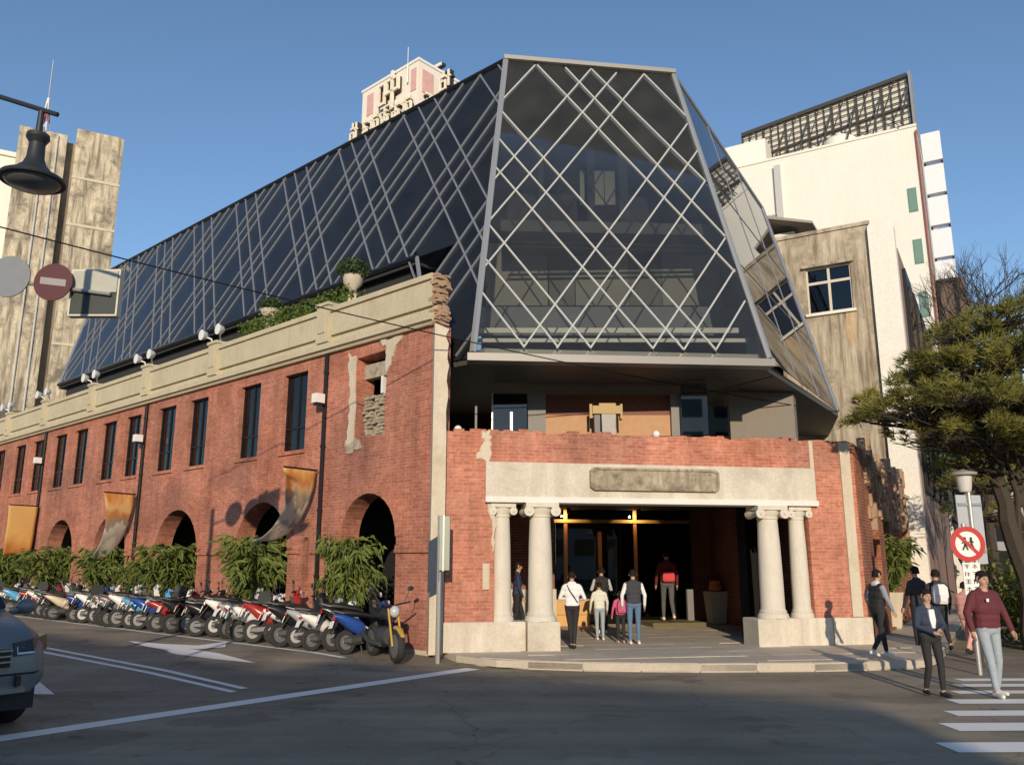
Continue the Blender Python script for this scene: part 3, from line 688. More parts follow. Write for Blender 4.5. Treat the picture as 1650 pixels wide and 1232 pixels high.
m_ = MB(); m_.prism([P - qd*.12 + qn*.07 - V((0,0,.18)), Q + qd*.1 + qn*.07 - V((0,0,.18)), Q + qd*.1 - qn*.3 - V((0,0,.18)), P - qd*.12 - qn*.3 - V((0,0,.18))], (0, 0, .17)); gp(m_, 'lower_edge', EDGE)
td = (U-T).normalized(); m_ = MB(); m_.prism([T + qn*.1 - td*.05, U + qn*.1 + td*.05, U - qn*.4 + td*.05, T - qn*.4 - td*.05], (0, 0, .12)); gp(m_, 'roof_edge', EDGE)
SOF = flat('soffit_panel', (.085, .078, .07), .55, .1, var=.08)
back = [V((12, 34, 0)), V((-6, 34, 0))]
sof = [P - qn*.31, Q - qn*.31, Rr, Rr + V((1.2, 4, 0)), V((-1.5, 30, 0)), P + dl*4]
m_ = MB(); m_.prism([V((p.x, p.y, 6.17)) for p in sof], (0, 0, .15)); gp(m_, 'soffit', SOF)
m_ = MB(); m_.tube([V((4.9, 19.4, 6.165)), V((10.3, 26.4, 6.165))], .012, 4); m_.tube([V((6.2, 19.2, 6.165)), V((3.0, 25, 6.165))], .012, 4); gp(m_, 'soffit_joint', BLKM)
# roof, inner floors and rooms behind the glass
m_ = MB(); roof = [T - qn*.42, U - qn*.42, Vv, Vv + V((-6, 14, 0)), Lt2]
tr_ = tessellate_polygon([[V((p.x, p.y, 0)) for p in roof]]); m_.add(roof, [tuple(t) for t in tr_]); m_.add([p - V((0,0,.25)) for p in roof], [tuple(t) for t in tr_]); gp(m_, 'roof', DGREY)
INN = flat('inner_grey', (.035, .038, .045), .9)
m_ = MB(); off = -nL.normalized()*1.3
for a, b_, c, d in ((onL(3.2, 8.0), onL(24.5, 8.0), onL(24.5, 15.3), onL(3.2, 15.3)),): m_.prism([a+off, b_+off, c+off, d+off], off*.2)
gp(m_, 'inner_wall', INN, fix=True)
m_ = MB(); m_.prism([V((p.x, p.y, 6.345)) for p in (P+V((.25,.2,0)), Q+V((-.2,.2,0)), Rr+V((-.5,0,0)), V((8,28,0)), V((-1,28,0)), P+dl*1.2+V((.3,.2,0)))], (0,0,.15)); gp(m_, 'floor', flat('inner_floor', (.5,.48,.44), .5))
PANL = flat('interior_panel', (.30, .295, .27), .8, var=.05); PANM = flat('interior_panel_dim', (.17, .17, .17), .8)
def wq(px0, py0, px1, py1, Y, t, mat, name):     # interior wall piece standing at distance Y
    a = at(px0, py1, Y); b_ = at(px1, py0, Y); m_ = MB(); m_.box((a.x, Y, a.z), (b_.x, Y+t, b_.z)); return gp(m_, name, mat)
for a, b_, mt in ((783, 882, PANL), (885, 925, PANM), (928, 1010, PANL), (1013, 1064, PANM), (1067, 1160, PANL), (1163, 1205, PANM)): wq(a, 392, b_, 492, 22.4, .08, mt, 'interior_panel')
wq(770, 494, 1215, 540, 21.6, .1, flat('blue_grey_screen', (.16, .18, .21), .6), 'interior_screen')
wq(765, 528, 1190, 536, 19.6, .06, WHT, 'rail'); wq(765, 545, 1205, 551, 19.3, .05, WHT, 'rail')
m_ = MB(); a = at(780, 372, 20.6); m_.prism([V((x, y, a.z)) for x, y in ((-.3, 20.6), (5.3, 20.9), (8.0, 25.6), (-.3, 26))], (0, 0, .32)); gp(m_, 'upper_floor', flat('slab_edge', (.09, .09, .088), .8))
for y in (378, 386): a = at(800, y, 20.4); m_ = MB(); m_.tube([(-.1, 20.9, a.z), (6.2, 21.3, a.z)], .04, 8); gp(m_, 'service_pipe', DGREY)
m_ = MB(); m_.box((-1, 26, 6.5), (7.6, 26.2, 14.2)); gp(m_, 'inner_wall', INN)
for a, b_ in ((935, 972), (975, 1010)): wq(a, 262, b_, 330, 24.8, .05, flat('far_window', (.05, .055, .06), .3), 'inner_window')
for x in (948, 1000, 868, 1090): wq(x, 150, x+7, 372, 23.8, .2, INN, 'inner_column')
# terrace under the glass
YT = 20.3
wq(722, 590, 1262, 700, 24.2, .2, DARK, 'terrace_back_wall')
wq(876, 636, 1084, 668, YT, .12, WOODR, 'timber_wall'); wq(876, 668.4, 1084, 702, YT-.02, .14, flat('sunlit_timber', (.46, .25, .12), .6, var=.2, scale=6), 'sunlit_timber_strip')  # sunlit strip along the wall's foot, its light put into a paler timber colour
for a, b_ in ((851, 879), (1083, 1110)): wq(a, 634, b_, 702, YT-.2, .18, flat('grey_pier', (.24, .23, .22), .7), 'terrace_pier')
wq(793, 634, 849, 702, YT-.1, .02, WGL, 'terrace_pane'); wq(792, 632, 794.5, 702, YT-.14, .05, ALU, 'pane_frame'); wq(1100, 617, 1138, 700, YT-.5, .02, glass('pale_glass', (.25,.27,.3), .02, 2.6), 'terrace_pane')
wq(765, 645, 769, 702, YT-.5, .05, DGREY, 'pane_frame'); wq(822, 663, 826, 702, YT-.5, .04, ALU, 'pane_frame'); wq(1143, 655, 1172, 702, YT-.3, .03, WGL, 'terrace_pane')
a = at(1172, 600, 21); m_ = MB(); b_ = a + dr*4.5; n_ = V((dr.y, -dr.x, 0))
m_.prism([V((a.x, a.y, 3.9)), V((a.x+1.7, a.y+.1, 3.9)), V((a.x+1.9, a.y+.5, 3.9)), V((a.x, a.y+.5, 3.9))], (0, 0, 2.26)); gp(m_, 'terrace_wall', flat('taupe_wall', (.23, .20, .165), .8))
m_ = MB(); m_.prism([V((x, y, 3.86)) for x, y in ((-1.2, 17.3), (7.4, 18.7), (13.5, 28), (13, 34), (-2, 30))], (0,0,.1)); gp(m_, 'terrace_floor', SLAB)
# ------------------------------------------------------------------ things on the terrace and parapets
o = thing('gilded_stand', 'gilded bracket stand with pale tapered legs behind the brick parapet', 'stand', at(979, 700, 19.6) * 1)
o.location.z = 3.96
za = at(979, 652, 19.6).z - 3.96; zl = at(979, 668, 19.6).z - 3.96
m_ = MB()
for x, w_ in ((.02, .17),): m_.loft([[V((x-w_*.8, -.12, 0)), V((x+w_*.8, -.12, 0)), V((x+w_*.8, .12, 0)), V((x-w_*.8, .12, 0))], [V((x-w_, -.15, zl)), V((x+w_, -.15, zl)), V((x+w_, .15, zl)), V((x-w_, .15, zl))]])
m_.build('stand_body', flat('pale_stone', (.42, .4, .37), .7), o, fix=True)
m_ = MB(); m_.loft([[V((-.30, -.1, 0)), V((-.2, -.1, 0)), V((-.2, .1, 0)), V((-.30, .1, 0))], [V((-.32, -.1, zl)), V((-.18, -.1, zl)), V((-.18, .1, zl)), V((-.32, .1, zl))]]); m_.build('leg', DGREY, o, fix=True)
m_ = MB(); m_.box((-.36, -.17, zl), (.3, .17, za-.05)); m_.box((-.43, -.12, zl-.1), (-.365, .12, za)); m_.box((.305, -.12, zl-.12), (.36, .12, za)); m_.box((-.2, -.12, za-.05), (.2, .12, za+.02)); m_.build('gilded_bracket', GOLD, o)
for px, py, l in ((738, 684, 'small white globe lamp on the parapet beside the plaster corner'), (1057, 690, 'small white globe lamp on the parapet behind the entrance')):
    p = at(px, py, 17.3 if px < 800 else 18.0); o = thing('globe_lamp', l, 'lamp', (p.x, p.y, 4.46), 0, 'globe lamps on the brick parapet')
    m_ = MB(); m_.ball((0, 0, .13), .085, 12); m_.build('globe', WHT, o, smooth=True); m_ = MB(); m_.tube([(0, 0, -.02), (0, 0, .06)], .035, 8); m_.build('base', BLKM, o)
# ------------------------------------------------------------------ neighbours on the right
C0 = B + dr*(10.374 + .3) + rin*-.5; C0.z = 0
CB = thing('concrete_building', 'stained cream concrete building with one steel window and rounded pilaster', 'building', C0, EANG)
we0, we1, wz0, wz1 = 1.55, 3.1, 10.62, 12.35
m_ = MB(); m_.holed([(.87, 0), (9.5, 0), (9.5, 13.64), (.87, 13.64)], [[(we0, wz0), (we0, wz1), (we1, wz1), (we1, wz0)]], lambda x, z, d: V((x, -d, z)), .3); m_.build('wall', CONC, CB, fix=True)
m_ = MB(); m_.box((.8, -.12, 13.642), (9.5, .06, 13.78)); m_.build('roof_edge', CONC, CB)
m_ = MB(); n = 10; pf = [V((x, .18, z)) for x, z in [(.02, 0), (.87, 0), (.87, 13.2)] + [(.87 - .25 + .25*cos(pi/2*i/6), 13.4 + .25*sin(pi/2*i/6)) for i in range(7)] + [(.27 - .25*sin(pi/2*i/6), 13.4 + .25*cos(pi/2*i/6)) for i in range(7)]]
m_.prism(pf, (0, -.5, 0)); m_.build('pilaster', CREAM, CB, fix=True)
m_ = MB(); m_.box((0.0, -14, 0), (.25, -.33, 12.7)); m_.box((.87, -14, 0), (9.4, -.32, 13.3)); m_.build('street_wall', flat('street_front', (.3, .2, .16), .8, var=.3, scale=1), CB)
for k in range(4):
    m_ = MB(); m_.box((-.12, -1.2-k*3.2-2.2, 4.2), (-.01, -1.2-k*3.2, 12.2)); w_ = m_.build('window_bay', BLKM, CB)
    for z in (4.4, 6.9, 9.4): m_ = MB(); m_.box((-.14, -1.35-k*3.2-1.9, z), (-.122, -1.35-k*3.2, z+2.2)); m_.build('pane', WGL, w_)
d = -.12; m_ = MB(); f = .06
FRM = flat('window_frame_cream', (.62, .56, .46), .6)
m_.box((we0, d-.05, wz0), (we0+f, d+.05, wz1)); m_.box((we1-f, d-.05, wz0), (we1, d+.05, wz1)); m_.box((we0+f, d-.05, wz0), (we1-f, d+.05, wz0+f)); m_.box((we0+f, d-.05, wz1-f), (we1-f, d+.05, wz1)); m_.box((we0+f, d-.045, wz1-.62), (we1-f, d+.045, wz1-.52)); xm = (we0+we1)/2; m_.box((xm-.045, d-.04, wz0+f), (xm+.045, d+.04, wz1-f))
w_ = m_.build('window', FRM, CB)
for a, b_ in ((we0+f, xm-.045), (xm+.045, we1-f)):
    for z0, z1 in ((wz0+f, wz1-.62), (wz1-.52, wz1-f)): m_ = MB(); m_.box((a, d-.01, z0), (b_, d+.005, z1)); m_.build('pane', WGL, w_)
m_ = MB(); m_.box((we0-.08, -.1, wz0-.1), (we1+.08, .1, wz0-.003)); m_.build('sill', CREAM, CB)
m_ = MB(); m_.box((we0-.1, -.3, wz1+.003), (we1+.1, .14, wz1+.1)); m_.build('window_hood', CONC, CB)
m_ = MB(); m_.box((we0-.2, -1.6, wz0-.2), (we1+.2, -1.5, wz1+.2)); m_.build('room_back', INN, CB)
ST = stained('rust_stain', (.48, .33, .17), (.66, .56, .42), .9, .9, scale=2.2)
m_ = MB(); m_.holed([(we0-.05, wz0-.12), (we0+.28, wz0-.12), (we0+.32, wz0-.9), (we0+.16, wz0-1.5), (we0-.02, wz0-.8)], [], lambda x, z, d: V((x, .012-d, z)), .01, back=False); m_.build('rust_stain', ST, CB, fix=True)
SH = thing('rooftop_shed', 'small cream rooftop shed with a dark overhanging slab roof', 'shed', C0 + e1*3.1 + V((0, 0, 13.78)), EANG)
m_ = MB(); m_.box((.5, -4.5, -.02), (2.6, -1.2, .62)); m_.build('wall', CREAM, SH)
m_ = MB(); m_.prism([V((-.3, -.5, .52)), V((1.3, -.5, 1.05)), V((3.4, -.5, .5)), V((3.4, -.5, .6)), V((1.3, -.5, 1.17)), V((-.3, -.5, .62))], (0, -4.2, 0)); m_.build('roof', flat('roof_slab', (.34, .30, .25), .8), SH, fix=True)
C1 = B + dr*28; C1.z = 0
WB = thing('white_office_block', 'tall plain cream white office block behind the concrete building', 'building', C1, EANG)
m_ = MB(); m_.box((-.85, -16, 0), (16, 0, 25.2)); m_.build('wall', CREAM, WB)
m_ = MB(); m_.box((-.84, -.3, 25.2), (16, -.02, 25.6)); m_.box((-.86, -16, 25.6), (16, .04, 25.75)); m_.build('roof_parapet', CREAM, WB)
m_ = MB(); m_.box((6.6, 0.0, 21), (6.95, .25, 25.1)); m_.build('vent_duct', flat('grey_duct', (.5,.5,.48), .5), WB)
m_ = MB(); m_.box((7.0, 0.002, 22.0), (11.5, .06, 22.1)); m_.build('wall_joint', flat('grey_duct', (.5,.5,.48), .5), WB)
for z in (14.6, 17.6, 20.6):
    m_ = MB(); m_.box((-.5, -.05, z), (-.05, .03, z+1.4)); w_ = m_.build('window', flat('green_frame', (.10, .25, .2), .5), WB)
    m_ = MB(); m_.box((-.45, .032, z+.08), (-.1, .04, z+1.32)); m_.build('pane', flat('green_pane', (.17,.27,.22), .3), w_)
m_ = MB(); m_.tube([(-.8, .09, 8), (-.8, .09, 25.3)], .055, 8); m_.build('red_pipe', flat('rust_red', (.34, .10, .06), .7), WB)
m_ = MB(); m_.box((7.8, -6, 25.75), (12, -2, 28.2)); m_.build('stair_tower', CREAM, WB)
sb = thing('vertical_signboard', 'column of blank white sign panels on the edge of the tall white block', 'signboard', C1 + e1*-1.0, EANG)
for k, (y0, y1) in enumerate(((212, 257), (264, 309), (315, 360), (367, 412), (418, 447))):
    Yd = (C1 + e1*-1.6).y; z1, z0 = at(1510, y0, Yd).z, at(1510, y1, Yd).z
    m_ = MB(); m_.box((-.95, -.5, z0), (0, -.05, z1)); m_.build('sign_panel', flat('sign_white', (.78, .78, .80), .5), sb)
m_ = MB(); zl = at(1510, 447, (C1 + e1*-1.6).y).z; m_.box((-.1, -.45, 0), (0, -.3, 25)); m_.box((-.95, -.45, 0), (-.85, -.3, 25)); m_.build('sign_post', BLKM, sb)
db = thing('brown_apartment_block', 'dark brown block below the white sign panels behind the trees', 'building', C1 + e1*-1.9, EANG)
m_ = MB(); m_.box((-.35, -6, 0), (1.0, -.55, at(1520, 452, C1.y).z)); m_.build('wall', flat('brown_wall', (.14, .10, .07), .8), db)
wt = thing('water_tank', 'round pale water tank on the roof of the white block', 'water tank', C1 + e1*3.4 - fin*0 + V((-.507*-2, .862*2, 25.75)))
m_ = MB(); m_.lathe([(.95, 0), (1.0, .05), (1.0, .9), (.8, 1.1), (.25, 1.35), (.2, 1.45), (.02, 1.46)], 18); m_.build('tank_body', CREAM, wt, smooth=30, fix=True)
m_ = MB(); m_.lathe([(1.03, .4), (1.03, .46)], 18); m_.build('tank_band', ALU, wt)
# billboard seen from behind
bn = nl.copy(); bp0 = at(1335, 175, 47)
qs = [hit(1205, 215, bp0, bn), hit(1462, 123, bp0, bn), hit(1471, 222, bp0, bn), hit(1200, 276, bp0, bn)]
b0 = V((bp0.x, bp0.y, 0)); bx = [(q - b0).dot(dl) for q in qs]; bl, br = max(bx[0], bx[3]), min(bx[1], bx[2]); bz1 = (qs[0].z + qs[1].z)/2; bz0 = 25.75
BB = thing('rooftop_billboard', 'large rooftop billboard seen from behind with dark steel lattice', 'billboard', b0 + V((0, 0, bz0)), LANG)
H_ = bz1 - bz0; nb = 21
BPAN = flat('billboard_back', (.74, .70, .60), .8, var=.2, scale=.7)
for i in range(nb):
    x0 = br + (bl-br)*i/nb; x1 = br + (bl-br)*(i+1)/nb
    for j in range(5): m_ = MB(); m_.box((x0+.015, -.1, .3 + (H_-.3)*j/5+.015), (x1-.015, -.05, .3 + (H_-.3)*(j+1)/5-.015)); m_.build('back_panel', BPAN, BB)
STEEL = flat('lattice_steel', (.06, .055, .05), .7)
for i in range(nb+1):
    x = br + (bl-br)*i/nb; r = .05 if i % 3 == 0 else .024
    m_ = MB(); m_.box((x-r, -.03, 0), (x+r, .04+r, H_)); m_.build('upright', STEEL, BB)
for j in range(11):
    z = .3 + (H_-.3)*j/10; r = .12 if j == 10 else .075 if j == 5 else .026; m_ = MB(); m_.box((br, .05, z-r), (bl, .07+r, z+r)); m_.build('rail', STEEL, BB)
for i in range(0, nb, 3):
    x0 = br + (bl-br)*i/nb; x1 = br + (bl-br)*(i+3)/nb
    m_ = MB(); m_.tube([(x0, .2, .2), (x1, .2, H_/2)], .026, 5); m_.tube([(x1, .2, H_/2), (x0+(x1-x0)*.4, .2, H_)], .024, 5); m_.tube([(x0, .12, H_*.85), (x0, 2.4, 0)], .05, 5); m_.build('brace', STEEL, BB)
m_ = MB(); m_.box((br-.22, -.2, 0), (br-.1, .3, H_+.1)); m_.build('side_plate', ALU, BB)
# ------------------------------------------------------------------ neighbours on the left
ta = R(29)
q = at(125, 207, 62); TW = thing('concrete_stair_tower', 'blackened bare concrete stair tower standing behind the arcade at left', 'tower', (q.x, q.y, 0), ta)
zt_ = q.z; wR = (at(185, 220, 62) - at(125, 207, 62)).x/cos(ta)*.98
m_ = MB(); m_.box((0, 0, 0), (wR, 7, zt_)); m_.build('tower_shaft', TOWC, TW)
m_ = MB(); m_.box((-.62, .9, 0), (0-.003, 6, zt_-1.0)); m_.build('recess_wall', stained('dark_recess', (.3,.25,.19), (.07,.06,.05), .8, .8, scale=.5), TW)
m_ = MB(); m_.box((-4.0, .1, 0), (-.62, 7, zt_-.75)); m_.build('tower_shaft', TOWC, TW)
m_ = MB()
for z in (zt_*.36, zt_*.5, zt_*.63, zt_*.77, zt_*.88): m_ = MB(); m_.box((.0, -.06, z), (wR, -.002, z+.22)); m_.build('floor_band', PLAS, TW)
for xx in (-2.2, -1.3): m_ = MB(); m_.tube([(xx, .02, 0), (xx, .02, zt_-1)], .07, 6); m_.build('wall_pipe', flat('grey_duct', (.5,.5,.48), .5), TW)
CRB = thing('cream_apartment_block', 'plain cream apartment block at the far left edge behind the lamp', 'building', (q.x-6.6, q.y+1, 0), ta)
m_ = MB(); m_.box((-9, 0, 0), (2.4, 9, at(20, 250, 63).z)); m_.build('wall', CREAM, CRB); m_ = MB(); m_.box((-9.1, -.2, at(20, 250, 63).z), (2.5, 9, at(20, 250, 63).z+.4)); m_.build('roof_edge', CREAM, CRB)
for z in (10, 14, 18): m_ = MB(); m_.box((.9, -.04, z), (1.9, .02, z+1.5)); m_.build('window', BLKM, CRB)
LB = thing('low_tiled_house', 'low brown roofed house between the arcade and the stair tower', 'house', (at(30, 640, 50).x, 50, 0), ta)
m_ = MB(); m_.box((-8, 0, 0), (6, 6, 9.6)); m_.build('wall', TOWC, LB); m_ = MB(); m_.prism([V((-8.4, -.5, 9.6)), V((-8.4, 3, 11.4)), V((-8.4, 6.4, 9.6))], (14.8, 0, 0)); m_.build('roof', flat('old_tiles', (.16, .12, .09), .9, var=.4), LB, fix=True)
AM = thing('antenna_mast', 'red and white lattice antenna mast rising behind the street lamp', 'antenna', (at(73, 200, 70).x, 70, 0))
zA, zB_ = at(73, 215, 70).z, at(75, 112, 70).z
for k in range(6):
    f0, f1 = k/6, (k+1)/6; z0, z1 = zA-4 + (zB_-3-zA+4)*f0, zA-4 + (zB_-3-zA+4)*f1; w0, w1 = .55*(1-f0)+.05, .55*(1-f1)+.05
    m_ = MB()
    for sx, sy in ((-1,-1),(1,-1),(1,1),(-1,1)): m_.tube([(sx*w0, sy*w0, z0), (sx*w1, sy*w1, z1)], .05, 4); m_.tube([(sx*w0, sy*w0, z0), (-sy*w1, sx*w1, z1)], .04, 4)
    m_.build('mast_section', flat('mast_red', (.5, .12, .08), .6) if k % 2 == 0 else WHT, AM)
m_ = MB(); m_.tube([(0, 0, zB_-3.2), (0, 0, zB_+1)], .05, 5); m_.build('mast_tip', ALU, AM)
m_ = MB(); m_.tube([(0,0,0),(0,0,zA-3.5)], .5, 6); m_.build('mast_base', TOWC, AM)
# lettered sign box on the roof behind the glass
cx = at(675, 97, 46); SG = thing('rooftop_sign_box', 'white and pink rooftop sign box with raised lettering behind the glass roof', 'sign', (cx.x, cx.y, 0), LANG)
sz1 = cx.z; sz0 = at(675, 240, 46).z; lw = 5.6; rw = 3.6
m_ = MB(); m_.box((0, -rw, sz0-4), (lw, 0, sz1)); m_.build('box_body', flat('sign_cream', (.82, .76, .66), .6), SG)
m_ = MB(); m_.box((-.06, -rw-.06, sz1), (lw+.06, .06, sz1+.18)); m_.build('box_rim', WHT, SG)
m_ = MB(); m_.box((.4, -rw+.3, 0), (lw-.4, -.3, sz0-4)); m_.build('supporting_tower', TOWC, SG)
PNK = flat('faded_pink', (.66, .40, .37), .6, var=.25, scale=2); LET = flat('letter_cream', (.84, .77, .62), .6); LBK = flat('letter_black', (.03, .027, .025), .6)
hh = sz1 - sz0
def sgn(x0, x1, z0, z1, name, mat, t=.05, side=0):
    m_ = MB()
    if side == 0: m_.box((lw*x0, .002, sz0+hh*z0), (lw*x1, t, sz0+hh*z1))
    else: m_.box((-t, -rw*x1, sz0+hh*z0), (-.002, -rw*x0, sz0+hh*z1))
    return m_.build(name, mat, SG)
for a, b_ in ((.03, .12), (.6, .66), (.78, .9)): sgn(a, b_, .68, .93, 'pink_panel', PNK)
for a, b_ in ((.08, .34), (.5, .72)): sgn(a, b_, .66, .92, 'pink_panel', PNK, side=1)
def glyph(strokes, x0, x1, z0, z1, name, mat, t0, t1, side=0):
    m_ = MB()
    for a, b_, c, d in strokes:
        X0, X1 = x0+(x1-x0)*a, x0+(x1-x0)*c; Z0, Z1 = z0+(z1-z0)*b_, z0+(z1-z0)*d
        if side == 0: m_.box((lw*X0, t0, sz0+hh*Z0), (lw*X1, t1, sz0+hh*Z1))
        else: m_.box((-t1, -rw*X1, sz0+hh*Z0), (-t0, -rw*X0, sz0+hh*Z1))
    return m_.build(name, mat, SG)
G_MID = [(0,.3,.16,.85),(.84,.3,1,.85),(.16,.75,.84,.85),(.16,.3,.84,.4),(.42,-.35,.58,1.1)]
G_BOX = [(0,0,.16,1),(.84,0,1,1),(.16,.88,.84,1),(.16,0,.84,.12)]
G_A = [(0,.9,1,1),(.1,.62,.9,.7),(.0,.35,1,.43),(.42,.1,.58,.9),(.1,0,.25,.35),(.75,0,.9,.35)]
G_B = [(0,0,.14,.5),(.14,.42,.6,.5),(.46,0,.6,.42),(.14,0,.46,.08),(.1,.65,.6,.74),(.3,.74,.42,1),(.75,.1,.87,.95),(.6,.55,1,.63)]
G_C = [(.42,0,.58,1),(0,.62,1,.72),(.05,.3,.95,.38),(.1,.05,.25,.3),(.78,.05,.93,.3)]
for off, mt, t0, t1 in ((.012, LBK, .06, .24), (0, LET, .25, .4)):
    glyph(G_MID, .26+off, .5+off, .66-off, .97-off, 'raised_letter', mt, t0, t1)
    glyph(G_BOX, .50+off, .62+off, .66-off, .92-off, 'raised_letter', mt, t0, t1)
    for k, g in enumerate((G_B, G_C, G_A, G_B, G_C)): glyph(g, .04+.19*k+off, .19+.19*k+off, .44-off, .63-off, 'raised_letter', mt, t0, t1)
    for k, g in enumerate((G_A, G_B, G_C)): glyph(g, .1+.29*k+off, .3+.29*k+off, .42-off, .64-off, 'raised_letter', mt, t0, t1, side=1)
def loose(px, py, Y, wd, ht, g, label):
    p0 = at(px, py, Y); o = thing('rooftop_letter', label, 'sign letter', (p0.x, p0.y, p0.z-ht/2), LANG, 'loose letters by the rooftop sign')
    for name, mt, dx, y0, y1 in (('letter_side', LBK, -.06, -.3, -.02), ('letter_face', LET, 0, 0, .1)):
        m_ = MB()
        for a, b_, c, d in g: m_.box((wd*(1-c)+dx, y0, ht*b_), (wd*(1-a)+dx, y1, ht*d))
        m_.build(name, mt, o)
    m_ = MB(); m_.box((wd*.4, -.25, -3), (wd*.6, -.1, 0)); m_.build('support', STEEL, o)
loose(577, 210, 46, .75, 1.25, G_B, 'loose cream letter left of the rooftop sign box')
loose(727, 124, 46, 1.0, 1.3, G_B, 'loose cream letter right of the rooftop sign box')
loose(712, 103, 47.5, 1.2, .5, [(0,.3,1,.7),(.1,0,.25,.3)], 'small loose sign stroke above the right letter')
o = thing('lightning_rod', 'thin lightning rod rising from the rooftop sign box', 'rod', tuple(at(657, 110, 46.5))); m_ = MB(); m_.tube([(0,0,-1.0),(0,0,.2)], .06, 5); m_.build('rod_base', ALU, o); m_ = MB(); m_.tube([(0,0,.2),(0,0,1.45)], .025, 5); m_.build('rod_tip', ALU, o)
# ------------------------------------------------------------------ plants
LEAF1 = leafmat('palm_leaf', (.09, .14, .03), (.30, .34, .10)); LEAF2 = leafmat('pine_leaf', (.12, .125, .035), (.38, .35, .09), 1.2); LEAF3 = leafmat('yellow_leaf', (.22, .26, .04), (.42, .42, .08)); LEAF4 = leafmat('dark_leaf', (.025, .05, .015), (.08, .12, .03))
BARK = flat('bark', (.055, .042, .03), .9, var=.35, scale=8, bump=.5); STEM = flat('cane', (.22, .24, .08), .7)
POTW = stained('pot_stone', (.62, .54, .42), (.36, .3, .23), .5, .4, scale=3); POTT = flat('terracotta', (.36, .16, .09), .8)
def bamboo(seed, n=64, H=1.75, spread=.75):
    """arching canes with narrow drooping leaves"""
    random.seed(seed); f = MB(); st = MB()
    for i in range(n):
        a = ru(0, 2*pi); h = H * ru(.45, 1.05); rr = spread * ru(.35, 1.1); b0 = V((ru(-.12, .12), ru(-.12, .12), 0))
        path = []
        for k in range(9):
            t = k / 8; path.append(b0 + V((cos(a)*rr*t**2.0, sin(a)*rr*t**2.0, h*(t*1.25 - .38*t**2.6))))
        if i % 3 == 0: st.tube(path[:7], [.012]*4 + [.008]*3, 4)
        for k in range(22):
            t = ru(.22, 1.0) ** .8; j = min(7, int(t*8)); p = path[j].lerp(path[j+1], t*8-j); aa = a + ru(-1.9, 1.9); L = ru(.16, .36); w_ = L*.085
            d = V((cos(aa), sin(aa), ru(-.9, .35))).normalized(); s = d.cross(V((0, 0, 1))).normalized() * w_; m1 = p + d*L*.45 + V((0, 0, .02)); e = p + d*L - V((0, 0, L*ru(.1, .45)))
            f.add([p, m1 + s, e, m1 - s], [(0, 1, 2), (0, 2, 3)])
    random.seed(seed + 100); return f, st
bm_f = []; bm_s = []
for sd_ in (1, 2, 3):
    f, st = bamboo(sd_); bm_f.append(f.mesh('foliage', LEAF1)); bm_s.append(st.mesh('stems', STEM))
m_ = MB(); m_.lathe([(.16, 0), (.2, .02), (.27, .5), (.3, .56), (.26, .56), (.24, .5), (.02, .5)], 14); POTM = m_.mesh('pot', POTT, 30)
def palm(p, s, k, label, group=None, pot=None, rz=None):
    t = thing('potted_bamboo', label, 'potted plant', p, ru(0, 6) if rz is None else rz, group)
    o = obj('pot', pot or POTM, t); o2 = obj('foliage', bm_f[k % 3], t, 'stuff'); o2.location.z = .45; o2.scale = (s[0], s[0], s[1])
    o3 = obj('stems', bm_s[k % 3], t, 'stuff'); o3.location.z = .45; o3.scale = (s[0], s[0], s[1]); return t
ord_ = ['in front of the arch nearest the plaster corner', 'below the white blown banner', 'filling the third arch from the corner', 'beside the fourth arch under the second banner', 'in front of the fifth arch from the corner', 'left of the orange banner', 'at the far left behind the parked car']
for k, (u, oo, s) in enumerate(((3.05, .0, (.95, 1.2)), (6.75, .1, (1.25, 1.22)), (11.2, .15, (1.5, 1.2)), (15.6, .15, (1.25, 1.15)), (19.9, .2, (1.35, 1.15)), (23.2, .2, (1.4, 1.2)), (26.0, .2, (1.4, 1.2)))):
    p = A + dl*u + nl*oo; p.z = .14
    palm(p, s, k, 'bushy potted bamboo ' + ord_[k], 'bamboo plants along the arcade')
p = A + dl*13.1 + nl*.3; p.z = .14
t_ = palm(p, (.6, .85), 1, 'yellow green potted bamboo beside the fourth arch', 'bamboo plants along the arcade')
p = A + dl*9.0 + nl*.1; p.z = .14
m_ = MB(); m_.lathe([(.19,0),(.22,.03),(.32,.85),(.35,.93),(.3,.93),(.28,.85),(.02,.85)], 4); POT2 = m_.mesh('pot', POTW, 20, True)
p = gz(1440, 1012, .14); t_ = palm(p, (1.0, 1.05), 0, 'tall potted bamboo beside the ruined side wall', None, POT2, .8)
for c in t_.children:
    if c.name.startswith(('foliage', 'stems')): c.location.z = .8
# entrance planter with an orange pot
p = A + fd*uF(1149, 6.2) + fin*6.2 + V((0,0,.155)); o = thing('stone_planter', 'tapered cream stone planter topped with an orange clay urn at the entrance', 'planter', p, FANG)
m_ = MB(); m_.loft([[V((-w_, -w_, z)), V((w_, -w_, z)), V((w_, w_, z)), V((-w_, w_, z))] for w_, z in ((.19, 0), (.20, .02), (.26, .86), (.25, .88))]); m_.build('planter_body', POTW, o, fix=True)
m_ = MB(); m_.lathe([(.1, .88), (.17, .9), (.2, 1.0), (.15, 1.1), (.17, 1.16), (.12, 1.18), (.02, 1.19)], 14); m_.build('clay_urn', flat('clay_orange', (.6, .2, .1), .8), o, smooth=True, fix=True)
